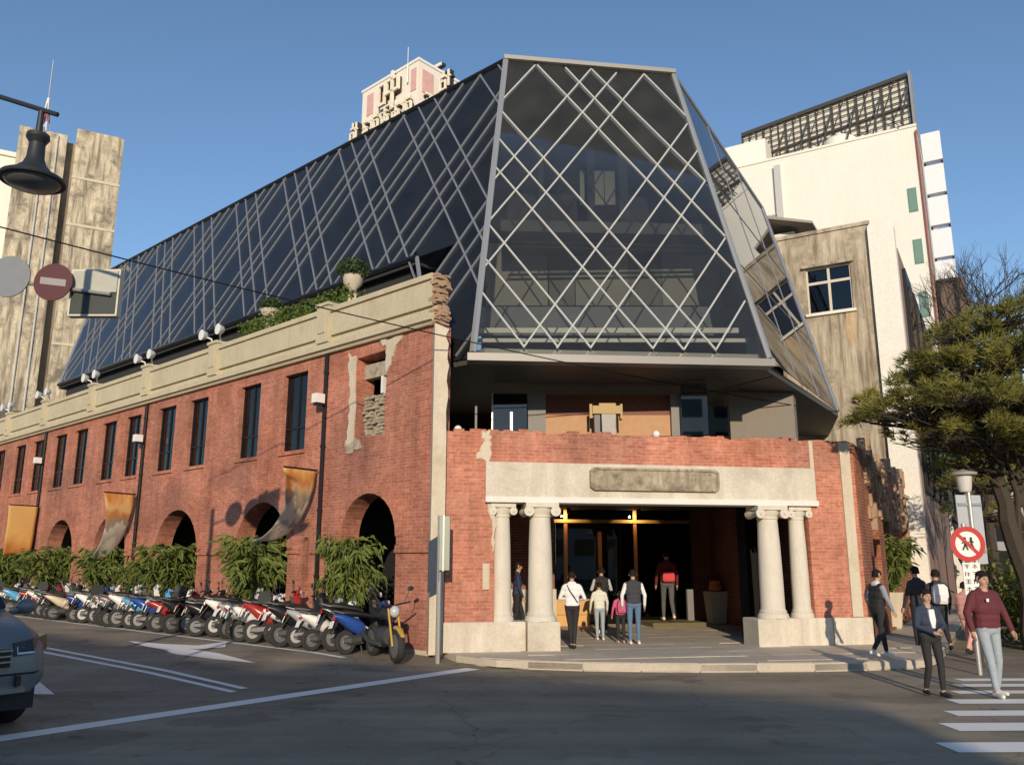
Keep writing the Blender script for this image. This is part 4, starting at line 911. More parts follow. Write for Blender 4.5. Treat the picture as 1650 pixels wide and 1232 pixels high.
# plants on the parapet
def ballbush(n, r, zc, leaf=.07, flat_=.7):
    f = MB()
    for i in range(n):
        d = V((random.gauss(0,1), random.gauss(0,1), random.gauss(0,1))).normalized(); q = d * r * ru(.6, 1.05); q.z = q.z*flat_ + zc
        a = V((random.gauss(0,1), random.gauss(0,1), random.gauss(0,1))).normalized()*leaf; b_ = a.cross(d).normalized()*leaf*.5
        f.add([q - a*.5, q + b_, q + a*.5, q - b_], [(0,1,2,3)])
    return f
for px, py, r, l in ((568, 476, .42, 'round green shrub in a cream footed pot on the parapet'), (435, 516, .34, 'dark shrub in a low cream bowl at the end of the parapet hedge')):
    h = hit(px, py, A - nl*.6, nl); o = thing('potted_shrub', l, 'potted plant', h)
    m_ = MB(); m_.lathe([(.14, -.02), (.16, .03), (.08, .08), (.1, .14), (.24, .3), (.27, .48), (.29, .5), (.24, .5), (.02, .46)] if r > .4 else [(.12, -.02), (.13, .05), (.26, .2), (.29, .3), (.25, .3), (.02, .27)], 16); m_.build('pot', POTW, o, smooth=35, fix=True)
    ballbush(900, r, .68 if r > .4 else .42).build('foliage', LEAF4, o, kind='stuff')
    m_ = MB(); m_.box((-.12, -.12, -.9), (.12, .12, -.02)); m_.build('stand', PARA, o)
o = thing('parapet_hedge', 'low green hedge growing along the arcade parapet behind the coping', 'hedge', A + dl*6.0 - nl*.55 + V((0,0,7.98)), LANG)
f = MB()
for i in range(5200):
    q = V((ru(-2.0, 3.2), ru(-.3, .3), ru(.0, .62))); 
    if rnd() < .25: q.z += ru(0, .14)
    a = V((random.gauss(0,1), random.gauss(0,1), random.gauss(0,1))).normalized()*.09; b_ = V((random.gauss(0,1), random.gauss(0,1), random.gauss(0,1))).normalized()*.035
    f.add([q - a*.5, q + b_, q + a*.5, q - b_], [(0,1,2,3)])
f.build('foliage', leafmat('hedge_leaf', (.06,.11,.02), (.17,.23,.05)), o, kind='stuff'); m_ = MB(); m_.box((-2.0, -.3, -.9), (3.2, .2, .1)); m_.build('planter_trough', PARA, o)
# pine with layered boughs
def limb(m_, p0, p1, r0, r1, n=7, wob=.12, sag=0):
    pts = []; L = (p1-p0).length
    for i in range(n+1):
        t = i/n; pts.append(p0.lerp(p1, t) + V((ru(-1,1), ru(-1,1), ru(-1,1)))*wob*L*.15*sin(pi*t) + V((0,0,-sag*4*t*(1-t))))
    m_.tube(pts, [r0 + (r1-r0)*i/n for i in range(n+1)], 7); return pts
def tuft(f, p, up, n=8, L=.2, w_=.011):
    for i in range(n):
        d = (up + V((random.gauss(0,.75), random.gauss(0,.75), random.gauss(0,.5)))).normalized(); s = d.cross(V((random.gauss(0,1), random.gauss(0,1), random.gauss(0,1)))).normalized()*w_
        l = L*ru(.6, 1.2); f.add([p - s, p + s, p + d*l], [(0,1,2)])
def pine(base_, boughs, label, H, rt=.17, seed=5):
    random.seed(seed); o = thing('pine_tree', label, 'tree', base_)
    tr_ = MB(); f = MB(); br_ = MB()
    limb(tr_, V((0,0,-.1)), V((.15,.1,H)), rt*.5, .035, 10, .12)
    for (tx, ty, tz, rx, ry, th, dens) in boughs:
        c = V((tx, ty, tz)); st = V((.1*tz/H, .05, tz*.9 - .2)); pts = limb(br_, st, c, .045, .015, 7, .35, .12)
        subs = []
        for i in range(int(dens*.07)):
            a = ru(0, 2*pi); q = c + V((cos(a)*rx*ru(.3,1), sin(a)*ry*ru(.3,1), ru(-.1,.12))); limb(br_, c.lerp(st, ru(0,.5)), q, .022, .006, 4, .5); subs.append(q)
        for i in range(int(dens*1.6)):
            r_ = rnd()**.5; a = ru(0, 2*pi); q = c + V((cos(a)*rx*r_, sin(a)*ry*r_, 0)); nz = noise.noise(V((q.x*2.1+seed, q.y*2.1, q.z*2.5))) + .5*noise.noise(V((q.x*5+seed, q.y*5, q.z)))
            if nz < .02 + .25*r_: continue
            q.z += th*(1-r_*r_)*ru(-.5, 1) + nz*.5 - .12*r_ + .25*noise.noise(V((q.x*.9, q.y*.9, seed)))
            tuft(f, q, V((cos(a)*.9*r_, sin(a)*.9*r_, .45)))
    tr_.build('trunk', BARK, o, smooth=True); br_.build('branches', BARK, o, smooth=True)
    f.build('crown', LEAF2, o, kind='stuff'); return o
pb = at(1618, 700, 18.4); pb.z = .12
def rel(px, py, Y, b_=None): q = at(px, py, Y) - V((b_ or pb)); return q.x, q.y, q.z
B_ = []
for px, py, Y, rx, ry, th, dens in ((1440,668,17.0,1.05,1.1,.30,1000),(1530,648,16.6,1.15,1.2,.4,1400),(1620,650,16.5,1.2,1.2,.4,1300),(1500,600,18.2,.9,1.2,.32,1000),(1590,590,17.6,1.1,1.3,.4,1300),(1660,560,17.4,1.1,1.3,.4,1000),(1545,545,18.6,.75,1.1,.35,800),(1610,520,18.4,.9,1.2,.35,900),(1500,705,17.2,.85,1.0,.3,700),(1590,705,17.0,1.0,1.1,.35,900),(1640,720,17.6,1.0,1.2,.4,800),(1420,640,17.4,.55,.8,.16,260),(1560,745,18.4,.6,1.0,.3,350)):
    B_.append((*rel(px, py, Y), rx, ry, th, dens))
pine(pb, B_, 'spreading pine with layered olive green boughs over the pavement at right', 6.6)
pb2 = at(1640, 700, 25); pb2.z = .0
B2 = [(*rel(px, py, Y, pb2), rx, ry, th, d) for px, py, Y, rx, ry, th, d in ((1600,780,24,1.6,1.4,.6,900),(1660,740,25,1.7,1.6,.6,900),(1620,690,25,1.6,1.6,.6,800),(1690,650,25,1.6,1.6,.5,600),(1575,830,25,1.0,1.2,.5,400))]
pine(pb2, B2, 'darker pine standing farther up the right hand street', 8.2, .2, 9)
# bare tree
def bare(m_, p, d, L, r, lev):
    q = p + d*L; m_.tube([p, p.lerp(q, .5) + V((ru(-1,1), ru(-1,1), ru(-1,1)))*L*.05, q], [r, r*.85, r*.68], 5 if lev > 2 else 3)
    if lev == 0: return
    for i in range(3 if lev > 1 else 4):
        d2 = (d + V((random.gauss(0,.45), random.gauss(0,.45), random.gauss(.12,.3)))).normalized(); bare(m_, p.lerp(q, ru(.55, 1)), d2, L*ru(.62, .82), r*.6, lev-1)
random.seed(21); tb = at(1640, 700, 33); tb.z = 0; o = thing('bare_tree', 'leafless dark twigged tree rising above the pine at right', 'tree', tb)
m_ = MB(); m_.tube([(0,0,-.1),(.1,0,3),(0,.1,5.6)], [.26,.22,.18], 8); m_.build('trunk', BARK, o, smooth=True)
m_ = MB()
for i in range(7): bare(m_, V((0,0,ru(4.8,5.6))), V((random.gauss(0,.42), random.gauss(0,.42), 1)).normalized(), ru(2.3, 3.0), .09, 5)
o.scale = (1.1, 1.1, 1.2); m_.build('branches', flat('dark_twigs', (.055,.045,.04), .9), o, kind='stuff')
# trunks, hedges and low buildings up the right-hand street
random.seed(31)
def trunk_tree(px, Y, r, H, label, crown):
    p = at(px, 900, Y); p.z = 0; o = thing('street_tree', label, 'tree', p); m_ = MB(); limb(m_, V((0,0,-.1)), V((ru(-.4,.4), 0, H)), r, r*.6, 8, .3)
    for i in range(4): limb(m_, V((0,0,H*ru(.6,.9))), V((ru(-2,2), ru(-1.5,1.5), H+ru(.2,1.5))), r*.4, .03, 5, .4)
    m_.build('trunk', BARK, o, smooth=True); f = MB()
    for i in range(crown*2):
        d = V((random.gauss(0,1), random.gauss(0,1), random.gauss(0,.6)))
        if d.length > 1.7: continue
        q = V((0,0,H+.8)) + d*.95
        if noise.noise(q*.7) < -.1: continue
        a = V((random.gauss(0,1), random.gauss(0,1), random.gauss(0,1))).normalized()*.13; b_ = a.cross(V((random.gauss(0,1),random.gauss(0,1),1))).normalized()*.045; f.add([q-a*.5, q+b_, q+a*.5, q-b_], [(0,1,2,3)])
    f.build('crown', LEAF4, o, kind='stuff')
trunk_tree(1652, 18.5, .24, 4.2, 'street tree with a thick pale trunk at the right edge', 2500)
trunk_tree(1612, 31, .2, 5.0, 'slim dark street tree behind the round sign', 3000)
trunk_tree(1560, 40, .2, 6.0, 'farther dark street tree left of the lamp post', 3500)
trunk_tree(1650, 36, .2, 5.5, 'dark street tree between the lamp post and the thick trunk', 3500)
for px, Y, w_, h_, l in ((1622, 20, 1.0, 1.5, 'bushy green shrub behind the man in the maroon jacket'), (1690, 19, 1.2, 1.6, 'bushy green shrub at the right edge of the pavement')):
    p = at(px, 900, Y); p.z = .1; o = thing('street_shrub', l, 'shrub', p); f = MB()
    for i in range(1800):
        q = V((random.gauss(0,.4)*w_, random.gauss(0,.4)*w_, abs(random.gauss(.5,.3))*h_)); a = V((random.gauss(0,1), random.gauss(0,1), random.gauss(0,.6))).normalized()*.17; b_ = a.cross(V((0,.3,1))).normalized()*.05
        f.add([q-a*.5, q+b_, q+a*.5, q-b_], [(0,1,2,3)])
    f.build('foliage', LEAF1, o, kind='stuff'); m_ = MB(); m_.tube([(0,0,-.05),(0,0,.5)], .04, 6); m_.build('stem', BARK, o)
fb = thing('far_shop_building', 'grey building closing the right hand street behind the trees', 'building', (at(1600, 900, 62).x+4, 64, 0), R(-25))
m_ = MB(); m_.box((-14, 0, 0), (16, 8, 9)); m_.build('wall', flat('far_grey', (.34,.33,.32), .8), fb)
for i in range(9):
    for j in range(2): m_ = MB(); m_.box((-12.6+i*3.1, -.05, 3.4+j*2.7), (-10.9+i*3.1, .02, 5.2+j*2.7)); m_.build('window', WGL, fb)
for i in range(6): m_ = MB(); m_.box((-12.8+i*4.6, -.06, .1), (-9.4+i*4.6, .02, 2.7)); m_.build('shopfront', DARK, fb)
sb2 = thing('row_shophouse', 'shaded row of shops along the right side of the street', 'building', V((14, 8, 0)) + dr*14, RANG)
m_ = MB(); m_.box((0, -8, 0), (40, 0, 4.4)); m_.build('wall', flat('row_wall', (.28,.25,.22), .8), sb2)
for i in range(9): m_ = MB(); m_.box((1+i*4.3, 0, .2), (4.2+i*4.3, .05, 2.8)); m_.build('shopfront', DARK, sb2); m_ = MB(); m_.box((1.0+i*4.3, 0, 3.2), (4.2+i*4.3, .06, 3.9)); m_.build('shop_sign', flat('sign_board_%d' % (i % 3), [(.4,.1,.08),(.12,.2,.3),(.5,.46,.36)][i % 3], .6), sb2)
# ------------------------------------------------------------------ buildings across the street (behind the view) whose shade crosses the road
sh = V((SUN_TO.x, SUN_TO.y, 0)).normalized()
tE = math.tan(SUN_EL)
sa, sb_ = gz(762, 1083, 0), gz(1530, 1146, 0); sdir = (sb_-sa).normalized(); sang = math.atan2(sdir.y, sdir.x)
Lb = 46; q = sa + sh*Lb
bb = thing('row_across_the_street', 'low plain row of houses across the street', 'building', (q.x, q.y, 0), sang)
m_ = MB(); m_.box((-3, -10, 0), ((sb_-sa).length*.865, 0, Lb*tE)); m_.build('wall', CREAM, bb)
for i in range(2): m_ = MB(); m_.box((-2+i*4, 0, .2), (1+i*4, .04, 2.6)); m_.build('shopfront', DARK, bb); m_ = MB(); m_.box((-1.6+i*4, 0, 4.0), (.4+i*4, .04, 5.6)); m_.build('window', WGL, bb)
bt = thing('office_across_the_street', 'tall plain office block across the street', 'building', (11.8+3, -38, 0), 0)
m_ = MB(); m_.box((0, -10, 0), (34, 0, 19)); m_.build('wall', CREAM, bt)
for i in range(9):
    for j in range(5): m_ = MB(); m_.box((1+i*3.6, 0, 2.5+j*3.2), (3.4+i*3.6, .04, 4.3+j*3.2)); m_.build('window', WGL, bt)
bl_ = thing('hall_across_the_street', 'long low hall across the street to the left', 'building', (q.x-2.4, q.y+1.5, 0), math.atan2(-dl.y, -dl.x))
m_ = MB(); m_.box((-30, -10, 0), (0, 0, (Lb-2.2)*tE)); m_.build('wall', CREAM, bl_)
for i in range(7): m_ = MB(); m_.box((-28+i*4, 0, 1.0), (-25.6+i*4, .04, 4.5)); m_.build('window', WGL, bl_)
random.seed(41)
for k, (x, y) in enumerate(((-6, -24), (-11, -21), (-16.5, -18), (-22, -13), (-28, -9))):
    o = thing('shade_tree', 'broad street tree on the near pavement, number %s from the corner' % ['first', 'second', 'third', 'fourth', 'fifth'][k], 'tree', (x, y, 0), 0, 'street trees across the road')
    m_ = MB(); limb(m_, V((0,0,-.1)), V((ru(-.3,.3),0,3.2)), .2, .12, 6, .3)
    for i in range(6): limb(m_, V((0,0,2.6)), V((ru(-1.6,1.6), ru(-1.6,1.6), ru(3.6,5.6))), .08, .03, 4, .4)
    m_.build('trunk', BARK, o, smooth=True); f = MB()
    for i in range(2600):
        d = V((random.gauss(0,1), random.gauss(0,1), random.gauss(0,1))).normalized()*rnd()**.4; qq = V((d.x*2.3, d.y*2.3, 4.9 + d.z*1.7))
        if noise.noise(qq*.8 + V((k*9,0,0))) < .02: continue
        a = V((random.gauss(0,1), random.gauss(0,1), random.gauss(0,1))).normalized()*.28; b_ = a.cross(V((random.gauss(0,1),random.gauss(0,1),1))).normalized()*.13; f.add([qq-a*.5, qq+b_, qq+a*.5, qq-b_], [(0,1,2,3)])
    f.build('crown', LEAF4, o, kind='stuff')
# ------------------------------------------------------------------ banners blown off their poles
def bannermat(name, stops, seed):
    m, t, b = base(name, .75, spec=.2)
    uv = N(t, 'ShaderNodeUVMap'); nz = N(t, 'ShaderNodeTexNoise', Scale=3.2, Detail=7.0); mp = N(t, 'ShaderNodeMapping'); mp.inputs['Location'].default_value = (seed, 0, 0)
    t.links.new(uv.outputs[0], mp.inputs[0]); t.links.new(mp.outputs[0], nz.inputs['Vector'])
    sp = N(t, 'ShaderNodeSeparateXYZ'); t.links.new(uv.outputs[0], sp.inputs[0])
    ad = N(t, 'ShaderNodeMath', operation='MULTIPLY_ADD'); t.links.new(nz.outputs['Fac'], ad.inputs[0]); ad.inputs[1].default_value = .62; t.links.new(sp.outputs[1], ad.inputs[2])
    sb_ = N(t, 'ShaderNodeMath', operation='SUBTRACT'); t.links.new(ad.outputs[0], sb_.inputs[0]); sb_.inputs[1].default_value = .3
    r_ = ramp(t, sb_.outputs[0], stops); t.links.new(r_.outputs[0], b.inputs['Base Color'])
    tl = N(t, 'ShaderNodeBsdfTranslucent'); t.links.new(r_.outputs[0], tl.inputs[0]); mx = N(t, 'ShaderNodeMixShader'); mx.inputs[0].default_value = .45
    t.links.new(b.outputs[0], mx.inputs[1]); t.links.new(tl.outputs[0], mx.inputs[2]); t.links.new(mx.outputs[0], t.nodes['Material Output'].inputs[0]); return m
ORG = (.74, .32, .09); GOLDB = (.86, .58, .24); PALE = (.80, .74, .62); GRY = (.44, .38, .32)
def banner(label, u, z, L, W, curve, mat):
    """curve(s,t) -> (along wall, outwards, up); s across the pole, t down the cloth"""
    o = thing('banner', label, 'banner', A + dl*u + V((0, 0, z)), LANG)
    ns, nt_ = 10, 26; vs = []; fs = []; uvs = []
    for j in range(nt_+1):
        for i in range(ns+1): vs.append(V(curve(i/ns, j/nt_)))
    for j in range(nt_):
        for i in range(ns): fs.append((j*(ns+1)+i, j*(ns+1)+i+1, (j+1)*(ns+1)+i+1, (j+1)*(ns+1)+i))
    m_ = MB(); m_.add(vs, fs); me = m_.mesh('cloth', mat, 'all'); ul = me.uv_layers.new(name='UVMap')
    for lp in me.loops: k = lp.vertex_index; ul.data[lp.index].uv = ((k % (ns+1))/ns, (k // (ns+1))/nt_)
    c = obj('cloth', me, o); md = c.modifiers.new('thickness', 'SOLIDIFY'); md.thickness = .006
    m_ = MB(); m_.tube([(0, .08, 0), (0, .1+W, .02)], .022, 6); m_.build('pole', BLKM, o); return o
def crv(W, L, sw, tw, out):
    def f(s, t):
        a = sw * t**1.25; q = .12 + W*s
        ripple = .07*sin(6*t + 4*s)*t
        return (L*sin(a)*t*.92 + ripple, q*(1 - tw*t) + out*t*t, -L*t*cos(a*.86) + ripple*.4)
    return f
banner('orange and white banner blown sideways beside the broken window', 4.36, hit(527, 757, A, nl).z, 2.4, .9, crv(.9, 2.35, .95, .7, .4), bannermat('banner_art_near', [(.0, GOLDB), (.12, ORG), (.24, (.8,.55,.3)), (.33, GRY), (.38, PALE), (.55, (.82,.8,.74)), (.62, (.5,.46,.42)), (.68, PALE), (.9, (.85,.83,.78))], 1))
banner('orange and white banner blown sideways at the middle of the arcade', 14.05, hit(236, 795, A, nl).z, 2.5, .95, crv(.95, 2.6, .8, .68, .35), bannermat('banner_art_mid', [(.0, ORG), (.1, GOLDB), (.16, (.85,.6,.3)), (.24, ORG), (.34, GRY), (.4, PALE), (.56, (.6,.55,.5)), (.62, PALE), (.9, (.85,.83,.78))], 4))
banner('plain golden banner hanging straight at the far end of the arcade', 22.35, hit(72, 815, A, nl).z, 1.9, 1.0, crv(1.0, 1.8, .12, .1, .05), bannermat('banner_gold', [(.0, GOLDB), (.6, (.88,.58,.2)), (.95, ORG)], 7))
banner('pale hanging banner cut by the left edge of the view', 30.2, 4.3, 2.2, 1.2, crv(1.2, 2.0, .1, .1, .05), bannermat('banner_pale', [(.0, PALE), (.7, GOLDB), (.95, PALE)], 9))
# ------------------------------------------------------------------ signs, lamps and wires
RED = flat('sign_red', (.50, .035, .03), .45, var=.04); SWH = flat('sign_face', (.78, .77, .74), .45, var=.04); SBL = flat('sign_black', (.02, .02, .02), .5); GALV = flat('galvanised_steel', (.40, .40, .38), .45, .5)
# round sign at the crossing, with text plate, plain back plates and pole
sp0 = at(1556, 880, 14.6); PX, PY = sp0.x, sp0.y
o = thing('no_walking_sign', 'round red ringed sign with slashed walking figures above a small text plate', 'traffic sign', (PX, PY, 0))
zc = at(1553, 876, 14.5).z; rr = .30
m_ = MB(); m_.tube([(0, 0, -.05), (0, 0, zc+.35)], .04, 10); m_.build('pole', GALV, o)
m_ = MB(); m_.lathe([(.01, -.075), (rr, -.075), (rr, -.06), (.01, -.06)], 36, (0, 0, zc), ax='y'); d_ = m_.build('disc', SWH, o, fix=True)
m_ = MB(); n = 36; m_.holed([(rr*cos(2*pi*i/n), zc + rr*sin(2*pi*i/n)) for i in range(n)], [[(rr*.72*cos(2*pi*i/n), zc + rr*.72*sin(2*pi*i/n)) for i in range(n)]], lambda x, z, d: V((x, -.081+d, z)), .005); m_.build('red_ring', RED, d_, fix=True)
def fig(x, z, h, mat, par):
    m_ = MB(); y = -.085
    m_.lathe([(.01, y), (h*.13, y), (h*.13, y+.006), (.01, y+.006)], 10, (x, 0, z+h*.42), ax='y')
    for a, b_, r_ in (((0, .3), (.02, -.05), .1), ((.02, -.05), (.2, -.45), .06), ((0, -.05), (-.2, -.45), .06), ((0, .25), (.25, .02), .045), ((0, .25), (-.24, .05), .045)):
        d = V((b_[0]-a[0], 0, b_[1]-a[1])).normalized(); s = V((d.z, 0, -d.x))*h*r_; p, q = V((x+a[0]*h, y, z+a[1]*h)), V((x+b_[0]*h, y, z+b_[1]*h)); m_.prism([p-s, q-s, q+s, p+s], (0, .005, 0))
    m_.build('walking_figure', mat, par, fix=True)
fig(-.05, zc-.0, .22, SBL, d_); fig(.06, zc+.02, .18, SBL, d_)
m_ = MB(); q = rr*.73*.707; s = .028; m_.prism([V((-q-s*.7, -.09, zc+q-s*.7)), V((-q+s*.7, -.09, zc+q+s*.7)), V((q+s*.7, -.09, zc-q+s*.7)), V((q-s*.7, -.09, zc-q-s*.7))], (0, .004, 0)); m_.build('slash', RED, d_, fix=True)
zp1, zp0 = at(1558, 906, 14.5).z, at(1558, 958, 14.5).z
m_ = MB(); m_.box((-.13, -.07, zp0), (.17, -.055, zp1)); pl2 = m_.build('text_plate', SWH, o)
GL = [[(0,.8,1,.95),(.42,0,.58,.8),(.1,.4,.9,.52)],[(0,0,.15,1),(.3,.7,1,.82),(.55,0,.7,.7),(.3,.3,1,.4)],[(0,.85,1,1),(0,.45,1,.58),(0,0,1,.14),(.42,.14,.58,.85)],[(.1,.6,.9,.74),(.42,0,.58,1),(0,.2,.3,.34),(.7,.2,1,.34)]]
for c in range(2):
    for r_ in range(4):
        m_ = MB(); x0 = -.10 + .135*c; z0 = zp1 - .1 - r_*(zp1-zp0-.03)/4
        for a, b_, c2, d in GL[(c*3 + r_) % 4]: m_.box((x0+a*.09, -.074, z0+b_*.075), (x0+c2*.09, -.0702, z0+d*.075))
        m_.build('character', SBL, pl2)
q = at(1567, 852, 15.6); o = thing('plate_sign_back', 'tall blank grey back of a rectangular sign behind the round sign', 'traffic sign', (q.x, q.y, 0), R(12))
za, zb = at(1567, 797, 15.6).z, at(1567, 908, 15.6).z
m_ = MB(); m_.box((-.26, .03, zb), (.28, .045, za)); m_.build('plate', flat('plate_back', (.52,.54,.56), .45, .3), o); m_ = MB(); m_.tube([(0,0,-.05),(0,0,za+.05)], .035, 8); m_.build('pole', GALV, o)
for z in (za-.2, zb+.2): m_ = MB(); m_.box((-.24, .0, z), (.26, .029, z+.05)); m_.build('brace', GALV, o)
q = at(1553, 770, 16.4); o = thing('lantern_post', 'pavement lamp post with a flat capped glass lantern above the signs', 'street lamp', (q.x, q.y, 0))
z1 = at(1553, 758, 16.4).z
m_ = MB(); m_.tube([(0,0,0),(0,0,1.0),(0,0,1.02),(0,0,z1-.42)], [.09,.08,.05,.045], 10); m_.build('post', flat('post_brown', (.12,.08,.06), .6), o)
m_ = MB(); m_.lathe([(.1, z1-.42), (.12, z1-.36), (.15, z1-.1), (.02, z1-.09)], 14); m_.build('lantern_glass', flat('lantern_glass', (.62,.6,.55), .3), o, smooth=35, fix=True)
m_ = MB(); m_.lathe([(.05, z1-.1), (.24, z1-.09), (.25, z1-.04), (.1, z1+.0), (.02, z1+.03)], 18); m_.build('cap', flat('cap_grey', (.34,.31,.28), .5), o, smooth=30, fix=True)
# post with edge-on plates at the plaster corner
q = at(708, 900, 16.0); o = thing('plate_signpost', 'galvanised signpost with tall edge-on plates at the plaster corner', 'traffic sign', (q.x, q.y, .0))
zt1, zt0 = at(712, 832, q.y).z, at(712, 918, q.y).z; zs1, zs0 = at(695, 872, q.y).z, at(695, 945, q.y).z
m_ = MB(); m_.tube([(0, 0, 0), (0, 0, zt1+.02)], .045, 10); m_.build('pole', GALV, o)
m_ = MB(); m_.box((.01, -.16, zt0), (.2, -.05, zt1)); m_.build('edge_plate', flat('plate_olive', (.25,.27,.23), .5, .2), o); m_ = MB(); m_.box((.07, -.165, zt0-.02), (.1, -.161, zt1+.02)); m_.build('plate_rib', GALV, o)
m_ = MB(); m_.prism([V((-.24, .25, zs0-.12)), V((.0, -.05, zs0+.1)), V((.0, -.05, zs1+.12)), V((-.24, .25, zs1))], (.012, .012, 0)); m_.build('angled_plate', flat('plate_slate', (.09,.10,.13), .5, .2), o, fix=True)
# mast arm with two round signs and a box sign, left edge
Ym = 11.6; q = at(-75, 455, Ym); o = thing('sign_mast', 'overhead mast arm carrying a red no entry sign at the upper left', 'traffic sign', (q.x, q.y, 0))
loc = lambda px, py, Y=Ym: at(px, py, Y) - V((q.x, q.y, 0))
m_ = MB(); m_.tube([(0,0,0),(0,0,loc(-75,440).z+.3)], [.11,.08], 12); m_.build('mast', GALV, o); m_ = MB(); m_.tube([loc(-75,452), loc(40,456), loc(178,474)], .028, 8); m_.build('arm', GALV, o)
def disc(c, r, name, mat, y0, y1, par): m_ = MB(); m_.lathe([(.01, y0), (r, y0), (r, y1), (.01, y1)], 32, c, ax='y'); return m_.build(name, mat, par, fix=True)
c = loc(90, 457); rD = (loc(121, 457)-loc(90, 457)).x; dd = disc(c, rD, 'no_entry_disc', flat('sign_red_shade', (.085, .012, .016), .45, var=.05), -.08, -.06, o)  # disc hangs in shade: the shade is mixed into its red
m_ = MB(); m_.box((c.x-rD*.66, -.086, c.z-.05), (c.x+rD*.68, -.0805, c.z+.055)); m_.v = [V((p.x, p.y, p.z - (p.x-c.x)*.12)) for p in m_.v]; m_.build('white_bar', flat('bar_white_shade', (.30,.28,.27), .5), dd)  # white bar greyed in its colour to carry the same shade
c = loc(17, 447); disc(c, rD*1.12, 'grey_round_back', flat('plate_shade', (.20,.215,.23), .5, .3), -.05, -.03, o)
a, b_ = loc(117, 435), loc(183, 505); m_ = MB(); m_.box((a.x, .04, b_.z), (b_.x, .16, a.z)); bx_ = m_.build('box_sign', flat('box_green', (.035,.045,.04), .6), o)
m_ = MB(); f = .025; m_.box((a.x-f, .035, b_.z-f), (a.x, .17, a.z+f)); m_.box((b_.x, .035, b_.z-f), (b_.x+f, .17, a.z+f)); m_.box((a.x, .035, a.z), (b_.x, .17, a.z+f)); m_.box((a.x, .035, b_.z-f), (b_.x, .17, b_.z)); m_.build('box_frame', flat('frame_cream', (.62,.58,.46), .6), bx_)
m_ = MB(); zm = a.z - (a.z-b_.z)*.5; m_.box((a.x+.005, .02, zm), (b_.x-.005, .039, a.z-.005)); m_.build('box_panel', flat('panel_pale', (.42,.42,.36), .6), bx_)
# bell lamp on its bracket arm, upper left
Yl = 8.2; q = at(-95, 150, Yl); o = thing('bell_street_lamp', 'dark bell shaped street lamp hanging from an arm at the upper left', 'street lamp', (q.x, q.y, 0))
loc = lambda px, py, Y=Yl: at(px, py, Y) - V((q.x, q.y, 0))
LM = flat('lamp_dark', (.035, .038, .045), .5, .3)
m_ = MB(); m_.tube([(0,0,0),(0,0,.9),(0,0,.95),(0,0,loc(-95,120).z)], [.11,.1,.07,.055], 12); m_.build('post', LM, o)
m_ = MB(); m_.tube([loc(-95,128), loc(0,156), loc(93,185)], .028, 8); m_.build('arm', LM, o)
c = loc(57, 255); s = (loc(106, 280) - loc(8, 280)).x/2
m_ = MB(); zt_ = loc(66, 180).z - c.z; zb_l = loc(57, 300).z - c.z
m_.lathe([(.03, zt_), (.035, zt_*.55), (s*.34, zt_*.5), (s*.36, zt_*.42), (s*.24, zt_*.3), (s*.27, 0), (s*.36, zb_l*.25), (s*.62, zb_l*.52), (s*.96, zb_l*.72), (s*1.0, zb_l*.82), (s*.98, zb_l*.86), (s*.5, zb_l*.84), (.02, zb_l*.84)], 28, c); m_.build('bell_shade', LM, o, smooth=32, fix=True)
m_ = MB(); m_.lathe([(.02, zb_l*.845), (s*.85, zb_l*.85), (s*.7, zb_l*1.0), (.02, zb_l*1.08)], 22, c); m_.build('diffuser', flat('diffuser_grey', (.16,.16,.15), .3), o, smooth=True, fix=True)
# overhead wires
def wire(label, pts, r=.014, sag=.1):
    a, b_ = V(pts[0]), V(pts[1]); o = thing('overhead_wire', label, 'cable', a); m_ = MB(); n = 40
    m_.tube([(b_-a)*(i/n) - V((0,0,sag*4*(i/n)*(1-i/n))) for i in range(n+1)], r, 5); m_.build('cable', BLKM, o, smooth=True)
wire('thin black wire sagging across the facade from the upper left', (at(-60, 350, 12), at(1350, 664, 22)), .013, .25)
